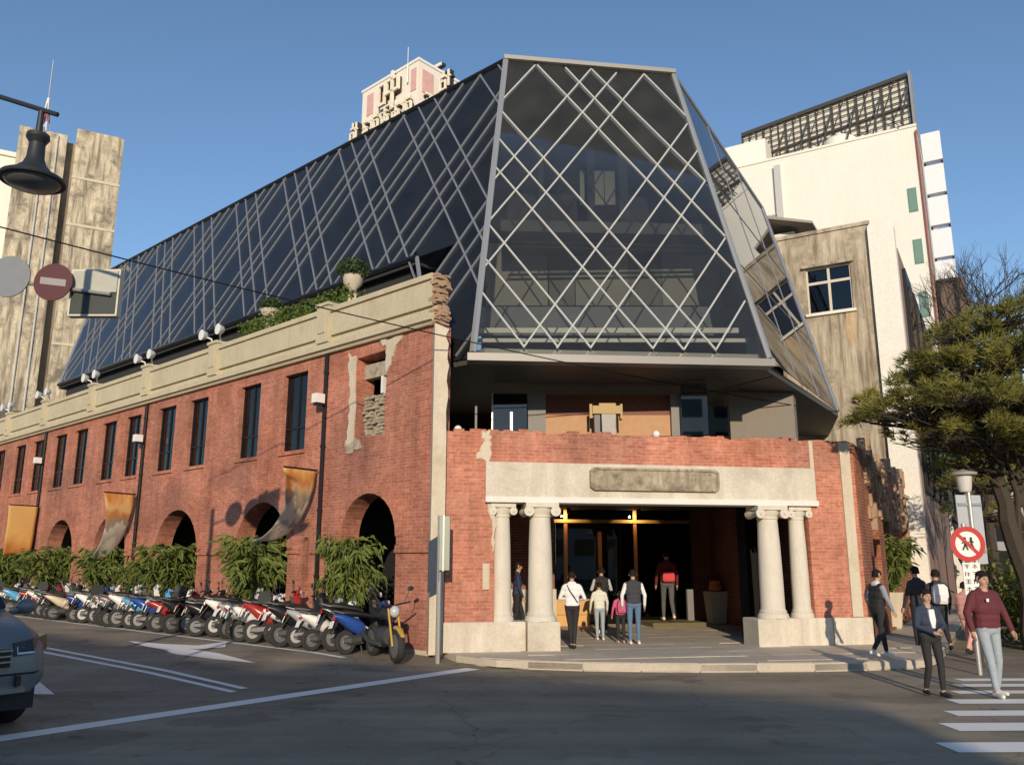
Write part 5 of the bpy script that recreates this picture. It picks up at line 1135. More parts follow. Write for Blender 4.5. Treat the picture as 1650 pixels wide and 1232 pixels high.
# ------------------------------------------------------------------ scooters
random.seed(77)
TYRE = flat('tyre', (.028,.027,.026), .85); RIM = flat('rim_grey', (.17,.17,.168), .45, .3); SEAT = flat('seat_black', (.016,.016,.016), .55); PLATE = flat('plate_white', (.78,.78,.76), .5); LENS = flat('lens', (.5,.5,.5), .15); RLENS = flat('red_lens', (.45,.02,.02), .25); PLAST = flat('black_plastic', (.02,.02,.021), .6)
PAINT0 = flat('scooter_white', (.76,.75,.72), .3)
def ell(x, z, hw, hh, n=10, y=0, sq=1.0): return [V((x, y + hw*cos(2*pi*k/n + .3), z + hh*sin(2*pi*k/n + .3))) for k in range(n)]
def make_scooter(st):
    root = bpy.data.objects.new('scooter', None); root.empty_display_size = .2; COL.objects.link(root)
    for x, r in ((-.60, .235), (.62, .235)):
        m_ = MB(); m_.lathe([(r*.62, -.045), (r*.9, -.055), (r, -.03), (r, .03), (r*.9, .055), (r*.62, .045)], 16, (x, 0, r), ax='y'); ty = m_.build('wheel', TYRE, root, smooth=True, fix=True)
        m_ = MB(); m_.lathe([(.02, -.06), (r*.2, -.06), (r*.3, -.05), (r*.6, -.049), (r*.6, .049), (r*.3, .05), (r*.2, .06), (.02, .06)], 14, (x, 0, r), ax='y'); m_.build('rim', RIM, ty, fix=True)
    m_ = MB()                                           # rear fairing rising to the tail
    zt = .70 if st else .74
    m_.loft([ell(-.16, .45, .12, .16), ell(-.3, .53, .165, .17), ell(-.5, .60, .165, .15), ell(-.7, zt-.03, .12, .10), ell(-.86, zt+.02, .05, .04)]); m_.build('tail_fairing', PAINT0, root, smooth=50, fix=True)
    m_ = MB()                                           # leg shield and nose
    m_.loft([[V((.36, -.2, .3)), V((.36, .2, .3)), V((.45, .16, .3)), V((.47, 0, .3)), V((.45, -.16, .3))], [V((.36, -.23, .55)), V((.36, .23, .55)), V((.5, .17, .55)), V((.55, 0, .55)), V((.5, -.17, .55))], [V((.3, -.19, .85)), V((.3, .19, .85)), V((.44, .14, .85)), V((.49, 0, .85)), V((.44, -.14, .85))], [V((.27, -.1, .95)), V((.27, .1, .95)), V((.36, .08, .95)), V((.38, 0, .95)), V((.36, -.08, .95))]]); m_.build('leg_shield', PAINT0, root, smooth=35, fix=True)
    m_ = MB(); m_.loft([[V((.29, -.17, .33)), V((.29, .17, .33)), V((.355, .19, .33)), V((.355, -.19, .33))], [V((.27, -.2, .6)), V((.27, .2, .6)), V((.355, .215, .6)), V((.355, -.215, .6))], [V((.23, -.15, .9)), V((.23, .15, .9)), V((.295, .17, .9)), V((.295, -.17, .9))]]); m_.build('inner_shield', PLAST, root, fix=True)
    m_ = MB(); m_.loft([[V((x, -hw, z)), V((x, hw, z)), V((x, hw, z+.09)), V((x, -hw, z+.09))] for x, hw, z in ((-.2, .14, .27), (.0, .17, .24), (.36, .17, .25))]); m_.build('floorboard', PLAST, root, fix=True)
    m_ = MB(); m_.loft([ell(.45, .42, .055, .05, 8), ell(.62, .50, .075, .045, 8), ell(.80, .42, .06, .04, 8), ell(.87, .33, .04, .03, 8)]); m_.build('front_mudguard', PAINT0, root, smooth=True, fix=True)
    m_ = MB(); m_.loft([ell(.06, .70, .1, .04), ell(-.1, .745, .14, .055), ell(-.35, .78, .15, .06), ell(-.6, .81, .14, .065), ell(-.78, .81, .08, .045)]); m_.build('seat', SEAT, root, smooth=50, fix=True)
    m_ = MB(); m_.loft([ell(-.25, .28, .1, .1, 8), ell(-.5, .26, .11, .11, 8), ell(-.66, .26, .08, .08, 8)]); m_.tube([(-.3, .15, .22), (-.62, .17, .26), (-.85, .17, .3)], [.03, .05, .055], 8); m_.build('engine', flat('engine_grey', (.09,.09,.09), .5, .5), root, fix=True)
    m_ = MB(); m_.tube([(.62, .075, .235), (.5, .07, .55), (.36, 0, .93)], .022, 6); m_.build('fork', RIM, root)
    m_ = MB(); m_.tube([(.25, -.34, .99), (.3, -.2, 1.01), (.36, 0, 1.0), (.3, .2, 1.01), (.25, .34, .99)], .018, 6); m_.build('handlebar', PLAST, root)
    m_ = MB(); m_.ball((.37, 0, .98), (.085, .10, .06), 10); m_.build('headlamp_cowl', PLAST, root, smooth=True)
    m_ = MB(); m_.ball((.46, 0, .99), (.035, .075, .05), 8); m_.build('headlight', LENS, root, smooth=True)
    for s in (-1, 1):
        m_ = MB(); m_.tube([(.28, s*.25, 1.01), (.27, s*.31, 1.16)], .008, 5); m_.ball((.265, s*.33, 1.2), (.015, .065, .045), 8); m_.build('mirror', PLAST, root, smooth=True)
    m_ = MB(); m_.box((-.885, -.06, zt-.06), (-.855, .06, zt)); m_.build('tail_light', RLENS, root)
    m_ = MB(); m_.loft([[V((-.80, -.07, zt-.09)), V((-.80, .07, zt-.09)), V((-.78, .07, zt-.09)), V((-.78, -.07, zt-.09))], [V((-.97, -.08, .42)), V((-.97, .08, .42)), V((-.95, .08, .42)), V((-.95, -.08, .42))]]); m_.build('rear_mudguard', PLAST, root, fix=True)
    m_ = MB(); m_.loft([[V((-.905, -.09, .66)), V((-.905, .09, .66)), V((-.89, .09, .66)), V((-.89, -.09, .66))], [V((-.965, -.09, .52)), V((-.965, .09, .52)), V((-.95, .09, .52)), V((-.95, -.09, .52))]]); m_.build('number_plate', PLATE, root, fix=True)
    m_ = MB(); m_.tube([(-.68, -.13, .80), (-.88, -.1, .85), (-.88, .1, .85), (-.68, .13, .80)], .014, 5); m_.build('grab_rail', RIM, root)
    m_ = MB(); m_.tube([(-.2, .08, .22), (-.12, .2, .02)], .014, 5); m_.build('stand', RIM, root)
    if st: m_ = MB(); m_.loft([[V((-.98, -.16, .87)), V((-.98, .16, .87)), V((-.7, .18, .87)), V((-.7, -.18, .87))], [V((-1.0, -.18, 1.0)), V((-1.0, .18, 1.0)), V((-.68, .2, 1.0)), V((-.68, -.2, 1.0))], [V((-.95, -.13, 1.14)), V((-.95, .13, 1.14)), V((-.74, .14, 1.14)), V((-.74, -.14, 1.14))]]); m_.build('top_box', PLAST, root, smooth=30, fix=True)
    return root
SC = [('white', (.76,.75,.71)), ('black', (.018,.018,.02)), ('silver grey', (.36,.37,.38)), ('red', (.34,.03,.028)), ('white', (.78,.77,.74)), ('dark green', (.03,.09,.07)), ('white', (.72,.71,.68)), ('cream', (.66,.56,.40)), ('black', (.02,.02,.022)), ('blue', (.02,.07,.30)), ('white', (.77,.76,.72)), ('grey', (.18,.19,.2)), ('black', (.02,.02,.022)), ('sky blue', (.10,.36,.60)), ('silver grey', (.36,.37,.38)), ('white', (.7,.7,.7)), ('black', (.02,.02,.022))]
proto = [make_scooter(0), make_scooter(1)]
first = [True, True]; nsc = 50
ORDW = ['first','second','third','fourth','fifth','sixth','seventh','eighth','ninth','tenth','eleventh','twelfth','thirteenth','fourteenth','fifteenth','sixteenth','seventeenth','eighteenth','nineteenth','twentieth']
heading = math.atan2(.42, .9)
seq = [9, 1, 6, 2, 1, 0, 3, 0, 4, 2, 0, 1, 1, 8, 1, 3, 0, 9, 13, 0, 11, 2, 6, 5]
for i in range(nsc):
    u = 1.35 + i*.515 + ru(-.12, .12); oo = .72 + ru(-.2, .2); p = A + dl*u + nl*oo; p.z = gh(p.x, p.y) + .002
    k = 1 if i in (5, 13, 21, 30, 38) else 0; ci = seq[i] if i < len(seq) else (i*5 + 3) % len(SC); cn, cc = SC[ci % len(SC)]
    o = proto[k] if first[k] else copy_tree(proto[k]); first[k] = False
    o.location = p; o.rotation_euler = (R(ru(-10, 3)), 0, heading + R(ru(-17, 15))); s_ = ru(.89, .98); o.scale = (s_*ru(.95, 1.03), s_, s_*ru(1.0, 1.14))
    where = (ORDW[i] + ' from the corner signpost') if i < 20 else (ORDW[i-20] + ' past the row middle') if i < 40 else (ORDW[i-40] + ' beyond the plain golden banner')
    tag(o, '%s scooter %sin the row, %s' % (cn, 'with black top box ' if k else '', where), 'scooter', 'scooters parked along the arcade')
    mt = flat('scooter_' + cn.replace(' ', '_'), cc, .28, var=.05)
    for ch in o.children:
        if ch.name.split('.')[0] in ('tail_fairing', 'leg_shield', 'front_mudguard', 'headlamp_cowl'):
            sl = ch.material_slots[0]; sl.link = 'OBJECT'; sl.material = mt
# motorbike with yellow forks at the end of the row
p = A + dl*.55 + nl*1.02; p.z = gh(p.x, p.y)
o = thing('motorcycle', 'black motorcycle with yellow forks at the corner end of the scooter row', 'motorcycle', p, R(-62))
YEL = flat('fork_yellow', (.50, .30, .05), .4)
for x in (-.66, .66):
    m_ = MB(); r = .30; m_.lathe([(r*.72, -.05), (r*.92, -.06), (r, -.02), (r, .02), (r*.92, .06), (r*.72, .05)], 20, (x, 0, r), ax='y'); w_ = m_.build('wheel', TYRE, o, smooth=True, fix=True); m_ = MB(); m_.lathe([(.02, -.06), (r*.7, -.053), (r*.7, .053), (.02, .06)], 12, (x, 0, r), ax='y'); m_.build('rim', RIM, w_, fix=True)
m_ = MB()
for s in (-1, 1): m_.tube([(.68, s*.09, .3), (.40, s*.09, .95)], .021, 8)
m_.build('fork', YEL, o)
m_ = MB(); m_.loft([ell(.35, .80, .1, .1), ell(.15, .86, .15, .13), ell(-.1, .80, .12, .1)]); m_.build('tank', PLAST, o, smooth=True, fix=True)
m_ = MB(); m_.loft([ell(-.08, .78, .1, .05), ell(-.4, .80, .13, .06), ell(-.75, .88, .08, .05)]); m_.build('seat', SEAT, o, smooth=True, fix=True)
m_ = MB(); m_.loft([ell(.3, .45, .14, .16), ell(0, .42, .17, .2), ell(-.3, .45, .1, .12)]); m_.tube([(.1,-.12,.3),(-.4,-.16,.3),(-.85,-.17,.45)], .05, 8); m_.build('engine', flat('engine_grey', (.09,.09,.09), .5, .5), o, smooth=True, fix=True)
m_ = MB(); m_.tube([(.3,-.38,1.06),(.38,-.15,1.03),(.40,0,1.0),(.38,.15,1.03),(.3,.38,1.06)], .018, 6); m_.build('handlebar', PLAST, o)
m_ = MB(); m_.ball((.5, 0, .9), (.09,.1,.11), 10); m_.build('headlight', LENS, o, smooth=True)
m_ = MB(); m_.loft([ell(.62, .63, .07, .03, 8), ell(.8, .60, .06, .03, 8), ell(.95, .5, .04, .03, 8)]); m_.build('mudguard', YEL, o, smooth=True, fix=True)
for s in (-1, 1): m_ = MB(); m_.tube([(.33, s*.25, 1.05), (.3, s*.36, 1.28)], .008, 5); m_.ball((.3, s*.38, 1.31), (.015,.07,.045), 8); m_.build('mirror', PLAST, o, smooth=True)
# traffic cone between the scooters
p = A + dl*9.5 + nl*.55; p.z = gh(p.x, p.y); o = thing('traffic_cone', 'orange traffic cone standing against a brick pier behind the scooters', 'cone', p); m_ = MB(); m_.lathe([(.15, .03), (.05, .95), (.02, .96)], 14); m_.box((-.2,-.2,0),(.2,.2,.03)); m_.build('cone_body', flat('cone_orange', (.8,.2,.04), .6), o, fix=True); m_ = MB(); m_.lathe([(.103,.5),(.083,.7)],14); m_.build('white_band', WHT, o)
# ------------------------------------------------------------------ car, lower left
def make_car(p, rz):
    o = thing('silver_car', 'silver grey sport utility car entering at the left edge on the shaded road', 'car', p, rz)
    CP = flat('car_silver', (.22, .222, .225), .33, .3, var=.02)
    def ring(x, w_, zb, zm, zt, wt, n=8):
        pts = []
        for y, z in ((w_*.86, zb), (w_, zb+.12), (w_*1.0, (zb+zm)/2), (w_*.97, zm-.06), (w_*.9, zm), (wt, (zm+zt)/2+.02), (wt*.86, zt-.03), (wt*.6, zt)): pts.append((y, z))
        return [V((x, y, z)) for y, z in pts] + [V((x, -y, z)) for y, z in reversed(pts)]
    m_ = MB()
    st = [(-2.25,.70,.42,.78,.86,.60),(-2.2,.80,.36,.92,1.0,.66),(-2.0,.87,.34,1.02,1.30,.70),(-1.55,.91,.33,1.04,1.60,.68),(-.8,.92,.33,1.03,1.68,.69),(.25,.92,.33,1.02,1.66,.68),(.78,.92,.33,1.01,1.46,.68),(1.3,.91,.33,1.0,1.08,.74),(1.6,.90,.33,.96,1.04,.71),(1.9,.89,.34,.90,.99,.68),(2.08,.87,.34,.86,.93,.66),(2.17,.84,.35,.80,.86,.62),(2.235,.78,.37,.72,.77,.56),(2.25,.70,.42,.62,.66,.5)]
    m_.loft([ring(x, w_, a, b_, c, d) for x, w_, a, b_, c, d in st]); m_.build('body', CP, o, smooth=50, fix=True)
    m_ = MB(); m_.loft([[V((1.27, y, 1.08)) for y in (-.72, 0, .72)] + [V((1.33, y, 1.10)) for y in (.72, 0, -.72)], [V((.74, y, 1.51)) for y in (-.62, 0, .62)] + [V((.80, y, 1.53)) for y in (.62, 0, -.62)]]); m_.build('windscreen', flat('car_glass', (.015,.018,.022), .06, spec=.8), o, fix=True)
    for s in (-1, 1):
        m_ = MB(); m_.prism([V((1.02, s*.80, 1.08)), V((.66, s*.745, 1.40)), V((-1.5, s*.745, 1.48)), V((-1.8, s*.80, 1.1))], (0, s*.035, 0)); m_.build('side_window', MATS['car_glass'], o, fix=True)
        m_ = MB(); m_.ball((1.12, s*1.05, 1.09), (.07, .12, .08), 10); m_.tube([(1.12, s*.86, 1.04), (1.12, s*1.0, 1.07)], .025, 6); m_.build('wing_mirror', CP, o, smooth=True)
        m_ = MB(); m_.loft([[V((2.1, s*.46, .69)), V((2.265, s*.46, .69)), V((2.235, s*.46, .80)), V((2.1, s*.46, .82))], [V((2.05, s*.66, .70)), V((2.25, s*.68, .70)), V((2.205, s*.67, .83)), V((2.05, s*.66, .84))], [V((1.85, s*.84, .73)), V((2.10, s*.885, .73)), V((2.04, s*.895, .86)), V((1.85, s*.84, .87))], [V((1.75, s*.86, .77)), V((1.86, s*.915, .77)), V((1.84, s*.915, .86)), V((1.75, s*.86, .87))]]); hl_ = m_.build('headlight', flat('lamp_black', (.03,.03,.032), .15), o, fix=True)
        m_ = MB(); m_.tube([(2.225, s*.50, .78), (2.255, s*.50, .71), (2.243, s*.67, .712), (2.09, s*.872, .742), (2.035, s*.885, .835), (2.19, s*.67, .815)], .011, 6); m_.build('light_strip', flat('drl_white', (.85,.86,.9), .2), hl_)
        for x in (1.38, -1.38):
            m_ = MB(); m_.lathe([(.22, -.11), (.32, -.115), (.345, -.07), (.345, .07), (.32, .115), (.22, .11)], 22, (x, s*.84, .345), ax='y'); w_ = m_.build('wheel', TYRE, o, smooth=True, fix=True); m_ = MB(); m_.lathe([(.03, -.125), (.22, -.115), (.22, .115), (.03, .125)], 14, (x, s*.84, .345), ax='y'); m_.build('rim', RIM, w_, fix=True)
        m_ = MB(); m_.loft([[V((2.12, s*.5, .42)), V((2.3, s*.5, .42)), V((2.3, s*.5, .52)), V((2.12, s*.5, .52))], [V((1.95, s*.83, .44)), V((2.06, s*.85, .44)), V((2.06, s*.85, .5)), V((1.95, s*.83, .5))]]); m_.build('fog_vent', MATS['lamp_black'], o, fix=True)
    m_ = MB(); m_.box((2.05, -.42, .60), (2.29, .42, .76)); g = m_.build('grille', MATS['lamp_black'], o)
    for z in (.64, .69, .74): m_ = MB(); m_.box((2.285, -.43, z), (2.302, .43, z+.014)); m_.build('grille_bar', CHROME, g)
    m_ = MB(); m_.loft([[V((2.1, y, z)) for y, z in ((-.7,.36),(.7,.36),(.7,.42),(-.7,.42))], [V((2.3, y, z)) for y, z in ((-.6,.37),(.6,.37),(.6,.41),(-.6,.41))]]); m_.build('bumper_lip', CHROME, o, fix=True)
    m_ = MB(); m_.box((2.26, -.26, .46), (2.31, .26, .58)); m_.build('number_plate', PLATE, o)
    m_ = MB(); m_.box((-2.2, -.8, .2), (2.1, .8, .4)); m_.build('underbody', PLAST, o)
    return o
cr_ = make_car(V((-7.62,10.55,0)), R(-36)); cr_.scale = (1, 1, 1.2)
# ------------------------------------------------------------------ people
DGR = bpy.context.evaluated_depsgraph_get
SKIN = flat('skin', (.50, .30, .21), .6, var=.06); HAIR = flat('hair_black', (.016, .012, .010), .8, var=.4, scale=30, spec=.2, bump=.6)
def fabric(name, c, rough=.85): return flat(name, c, rough, var=.2, scale=14, bump=.25)
def person(label, loc, yaw, H, mats, pose, hair='short', face=False, vox=.011, bulk=1.0, group=None):
    """one skinned surface: capsules merged by a voxel remesh, zones coloured by nearest limb. local +y = the way the figure faces"""
    k = H / 1.75; caps = []
    def cap(a, b_, ra, rb, z): caps.append((V(a)*k, V(b_)*k, ra*k, rb*k, z))
    P_ = dict(lean=0, hipsway=0, armL=(V((-.26,.02,1.15)), V((-.27,.12,.92))), armR=(V((.26,.02,1.15)), V((.27,.12,.92))), legL=(V((-.10,.02,.49)), V((-.10,.0,.07))), legR=(V((.10,.02,.49)), V((.10,.0,.07))), head=(0,0), down=0, footL=None, footR=None); P_.update(pose)
    ln = P_['lean']; T_ = lambda p: V((p[0], p[1] + ln*(p[2]-.92), p[2]))
    bl = bulk
    # torso
    cap((-.075,0,.95), (.075,0,.95), .115, .115, 'legs'); cap((-.07,-.01,1.0), (.07,-.01,1.0), .108*bl, .108*bl, 'hem')
    cap(T_((-.07,0,1.10)), T_((.07,0,1.10)), .108*bl, .108*bl, 'top'); cap(T_((-.09,.01,1.24)), T_((.09,.01,1.24)), .115*bl, .115*bl, 'top'); cap(T_((-.115,0,1.37)), T_((.115,0,1.37)), .092*bl, .092*bl, 'top'); cap(T_((-.15,-.01,1.42)), T_((.15,-.01,1.42)), .062*bl, .062*bl, 'top')
    cap(T_((0,-.005,1.42)), T_((0,.01,1.54)), .06, .055, 'neck'); cap(T_((-.05,-.02,1.47)), T_((.05,-.02,1.47)), .062, .062, 'collar')
    hx, hy = P_['head']; hc = T_((0, .015, 1.64)); hy2 = P_['down']
    cap(hc + V((0,-.012,.03)), hc + V((0,-.004,.018)), .089, .086, 'head'); cap(hc + V((0,.02,-.045)), hc + V((0,.026,-.075-.0)), .066, .045, 'head'); cap(hc + V((0,.085,.005)), hc + V((0,.098,-.02)), .012, .016, 'head')
    for s in (-1, 1): cap(hc + V((s*.085,-.005,.01)), hc + V((s*.09,-.01,-.02)), .014, .012, 'head')
    for s, nm in ((-1, 'L'), (1, 'R')):
        e, w_ = P_['arm'+nm]; sh_ = T_((s*.185,-.01,1.40)); e = T_(e); w_ = T_(w_)
        cap(sh_, e, .056*bl, .045*bl, 'sleeve'); cap(e, w_, .045*bl, .034*bl, 'sleeve'); d = (w_-e).normalized()
        fwd = P_.get('hand'+nm, d); h0 = w_ + d*.025; cap(w_, h0 + fwd*.02, .027, .032, 'hand'); side = fwd.cross(V((0,1,0)) if abs(fwd.y) < .8 else V((0,0,1))).normalized(); cap(h0, h0 + fwd*.055, .030, .028, 'hand')
        palm = fwd.cross(side).normalized()
        for i, L in enumerate((.062, .072, .068, .052)):
            r0 = h0 + fwd*.065 + palm*0 + side.cross(fwd).normalized()*(i-1.5)*.019*s; r1 = r0 + fwd*L*.5 + side*.006*s; cap(r0, r1, .0095, .009, 'hand'); cap(r1, r1 + (fwd*.8 - side*s*.5).normalized()*L*.5, .009, .0075, 'hand')
        tb_ = h0 + fwd*.015; tq = side.cross(fwd).normalized()*s*-1; cap(tb_ + tq*.025, tb_ + tq*.05 + fwd*.03, .012, .0105, 'hand'); cap(tb_ + tq*.05 + fwd*.03, tb_ + tq*.052 + fwd*.06, .0105, .009, 'hand')
        kn, an = P_['leg'+nm]; hip = V((s*.095, 0, .93)); cap(hip, kn, .088, .06, 'legs'); cap(kn, kn.lerp(an, .3), .058, .057, 'legs'); cap(kn.lerp(an, .3), an + (kn-an).normalized()*.06, .057, .044, 'legs'); cap(an + (kn-an).normalized()*.05, an, .036, .034, 'ankle')
        ft = P_['foot'+nm] or V((s*.03, .15, -.035)); cap(an + V((0,-.045,-.028)), an + V((0,.03,-.03)), .04, .04, 'shoe'); cap(an + V((0,.02,-.03)), an + ft, .041, .031, 'shoe')
    m_ = MB()
    for a, b_, ra, rb, z in caps:
        if (b_-a).length < 1e-4: b_ = a + V((0,0,1e-3))
        d = (b_-a).normalized(); m_.tube([a - d*ra*.92, a - d*ra*.6, a, b_, b_ + d*rb*.6, b_ + d*rb*.92], [ra*.39, ra*.8, ra, rb, rb*.8, rb*.39], 12)
    zones = ['top','sleeve','hem','legs','shoe','head','neck','collar','hand','ankle']; ml = [mats.get(z) or {'head': SKIN, 'neck': SKIN, 'hand': SKIN, 'ankle': SKIN, 'hem': mats['top'], 'collar': mats['top'], 'sleeve': mats['top']}.get(z) for z in zones]
    me = m_.mesh('tmp', ml); o0 = bpy.data.objects.new('tmp', me); COL.objects.link(o0)
    md = o0.modifiers.new('r', 'REMESH'); md.mode = 'VOXEL'; md.voxel_size = vox*k; md.use_smooth_shade = True
    ms = o0.modifiers.new('s', 'SMOOTH'); ms.iterations = 3; ms.factor = .5
    bpy.context.view_layer.update(); me2 = bpy.data.meshes.new_from_object(o0.evaluated_get(DGR())); bpy.data.objects.remove(o0)
    me2.name = 'body'; me2.materials.clear()
    for q in ml: me2.materials.append(q)
    zi = {z: i for i, z in enumerate(zones)}; cc = [(a, b_-a, max(1e-9, (b_-a).length_squared), ra, rb, zi[z]) for a, b_, ra, rb, z in caps]
    idx = []
    for p in me2.polygons:
        c = p.center; best = 9; bi = 0
        for a, ab, l2, ra, rb, z in cc:
            t = (c-a).dot(ab)/l2; t = 0 if t < 0 else 1 if t > 1 else t; d = (c - a - ab*t).length - (ra + (rb-ra)*t)
            if d < best: best = d; bi = z
        idx.append(bi)
    me2.polygons.foreach_set('material_index', idx); me2.polygons.foreach_set('use_smooth', [True]*len(idx)); me2.update()
    root = thing('person', label, 'person', loc, yaw, group); obj('body', me2, root)
    # hair
    hk = hc*k; m_ = MB(); n = 16; vs = []; fs = []
    lowb = {'short': -.045, 'long': -.20, 'bun': -.05}[hair]
    for i in range(9):
        for j in range(n):
            a = 2*pi*j/n; front = max(0, sin(a)); zlow = .045*front + lowb*(1-front) if front < .75 else .055
            t = i/8; ph = t*pi*.5; z = .116*cos(ph) if t < 1 else 0; r = .100*sin(ph)
            zz = .116*cos(ph)*(1) ; zz = zz if t < .62 else (zz*(1-(t-.62)/.38) + zlow*((t-.62)/.38))
            rr = max(r, .0) if t < .62 else .100*sin(.62*pi*.5) + (.097-.100*sin(.62*pi*.5))*((t-.62)/.38)
            jit = 1 + .035*sin(a*5 + i*1.7) + .03*sin(a*11 + i) ; vs.append(hk + V((rr*.98*cos(a)*jit, rr*1.06*sin(a)*jit - .012, zz + .018))*k)
    for i in range(8):
        for j in range(n): j2 = (j+1) % n; fs.append((i*n+j, (i+1)*n+j, (i+1)*n+j2, i*n+j2))
    m_.add(vs, fs)
    if hair == 'bun': m_.ball(hk + V((0,-.11,.05))*k, .045*k, 10)
    ho = m_.build('hair', HAIR, root, smooth='all'); sm = ho.modifiers.new('t', 'SOLIDIFY'); sm.thickness = .012*k; sm.offset = -1
    if face:
        for s in (-1, 1): m_ = MB(); m_.ball(hk + V((s*.032, .084, .012))*k, V((.013,.007,.0065))*k, 8); m_.build('eye', flat('eye_dark', (.02,.015,.012), .3), root, smooth=True); m_ = MB(); m_.ball(hk + V((s*.033, .083, .033))*k, V((.02,.006,.004))*k, 8); m_.build('eyebrow', HAIR, root, smooth=True)
        m_ = MB(); m_.ball(hk + V((0, .082, -.058))*k, V((.022,.008,.006))*k, 8); m_.build('mouth', flat('lips', (.34,.12,.10), .5), root, smooth=True)
    return root, k
def ground(px, py, z=0): p = gz(px, py, z); return p
FB = fabric('black_cloth', (.022,.021,.022)); FN = fabric('navy_jacket', (.03,.045,.075)); FM = fabric('maroon_jacket', (.12,.025,.032)); FJ = fabric('pale_jeans', (.33,.38,.42)); FJ2 = fabric('blue_jeans', (.10,.17,.28)); FW_ = fabric('white_cloth', (.76,.75,.74)); FG = fabric('grey_shirt', (.26,.29,.34)); FC = fabric('cream_cloth', (.66,.66,.56)); FPK = fabric('pink_coat', (.66,.34,.30)); SHW = fabric('white_shoes', (.72,.70,.66)); SHB = fabric('black_shoes', (.02,.02,.02)); FR_ = fabric('red_bag', (.60,.06,.07)); FDK = fabric('dark_coat', (.03,.03,.035)); FPB = fabric('magenta_bag', (.55,.10,.2)); FST = fabric('striped_white', (.5,.5,.5))
sq = lambda h, s=1: h
walkA = dict(legL=(V((-.09,.14,.52)), V((-.09,.20,.09))), legR=(V((.09,-.02,.50)), V((.09,-.26,.16))), footR=V((.02,.12,-.085)), footL=V((-.02,.15,-.03)))
stand = {}
# woman in the road, arms folded in front
gd = V((0,-1,0))
def hgt(px, yt, p): q = at(px, yt, p.y); return q.z - p.z
p = ground(1508, 1121); person('woman in dark navy jacket over a white top walking onto the crossing', p, pi+.12, hgt(1500, 950, p), dict(top=FN, legs=FB, shoe=SHB, collar=FN), dict(armL=(V((-.25,.05,1.15)), V((-.06,.22,1.10))), armR=(V((.25,.05,1.15)), V((.08,.23,1.06))), legL=(V((-.085,.10,.50)), V((-.07,.12,.08))), legR=(V((.085,.02,.49)), V((.10,-.10,.09))), down=.02), 'bun', True, .010, 1.02)
wroot = bpy.context.scene.objects['person']; k_ = hgt(1500, 950, p)/1.75
m_ = MB(); m_.prism([V((-.05,.118,1.43))*k_, V((.05,.118,1.43))*k_, V((.055,.142,1.25))*k_, V((.02,.14,1.12))*k_, V((-.03,.14,1.12))*k_, V((-.055,.142,1.25))*k_], V((0,-.03,0))); m_.build('white_top', FW_, wroot, fix=True)
p = ground(1604, 1122); r2, k2 = person('young man in maroon padded jacket and pale jeans walking over the crossing', p, pi+.18, hgt(1600, 921, p), dict(top=FM, legs=FJ, shoe=SHW, hem=FM), dict(armL=(V((-.31,-.02,1.17)), V((-.33,.08,.93))), armR=(V((.31,.0,1.17)), V((.33,.10,.93))), legL=(V((-.10,.02,.49)), V((-.11,-.08,.08))), legR=(V((.09,.10,.50)), V((.08,.14,.08)))), 'short', True, .010, 1.22)
m_ = MB()
for i, z in enumerate((1.06, 1.14, 1.22, 1.30)): m_.tube([V((.15*cos(a), .148*sin(a)*1.0 - .005, z))*k2 for a in [2*pi*j/20 for j in range(21)]], .006*k2, 5)
m_ = MB(); m_.box(V((.055,.155,1.33))*k2, V((.095,.165,1.375))*k2); m_.build('chest_badge', FW_, r2)
p = ground(1421, 1060, .15); person('man in black waistcoat and grey sleeves striding along the pavement to the right', p, -pi/2+.25, hgt(1410, 918, p), dict(top=FB, sleeve=FG, legs=FB, shoe=SHW, collar=FW_), dict(armL=(V((-.25,-.02,1.16)), V((-.25,.10,.93))), armR=(V((.25,.05,1.16)), V((.24,.18,.95))), lean=.06, **walkA), 'short', True, .011, 1.06)
p = ground(1487, 1050, .0); person('person in dark clothes standing under the pine behind the woman in navy', p, .3, hgt(1478, 913, p), dict(top=FDK, legs=FB, shoe=SHB), dict(), 'short', False, .014)
p = ground(1520, 1050, .0); r3, k3 = person('walker in dark clothes carrying a white backpack up the right hand street', p, -.15, hgt(1518, 918, p), dict(top=FDK, legs=FB, shoe=SHB), walkA, 'short', False, .014)
def pack(label, root, k, mat, c=(0,-.19,1.24), s=(.15,.085,.21)):
    o = thing('backpack', label, 'backpack', root.location + M.Rotation(root.rotation_euler.z, 3, 'Z') @ (V(c)*k), root.rotation_euler.z); m_ = MB(); a, b_, c_ = [q*k for q in s]
    m_.loft([[V((x*a*f, y*b_*f, z)) for x, y in ((-1,-.8),(-.8,-1),(.8,-1),(1,-.8),(1,1),(-1,1))] for f, z in ((.8,-c_),(1,-c_*.8),(1.02,0),(.95,c_*.7),(.6,c_))]); m_.build('bag', mat, o, smooth=40, fix=True); m_ = MB(); m_.box((-a*.7, -b_*1.35, -c_*.75), (a*.7, -b_*1.0, -c_*.05)); m_.build('front_pocket', mat, o)
    for sx in (-1, 1): m_ = MB(); m_.tube([(sx*a*.55, b_*.9, c_*.8), (sx*a*.6, b_*2.2, c_*1.0), (sx*a*.65, b_*3.4, c_*.5), (sx*a*.7, b_*2.6, -c_*.4), (sx*a*.6, b_*.9, -c_*.7)], .012, 5); m_.build('strap', mat, o)
pack('white backpack worn by the walker in dark clothes at right', r3, k3, FW_)
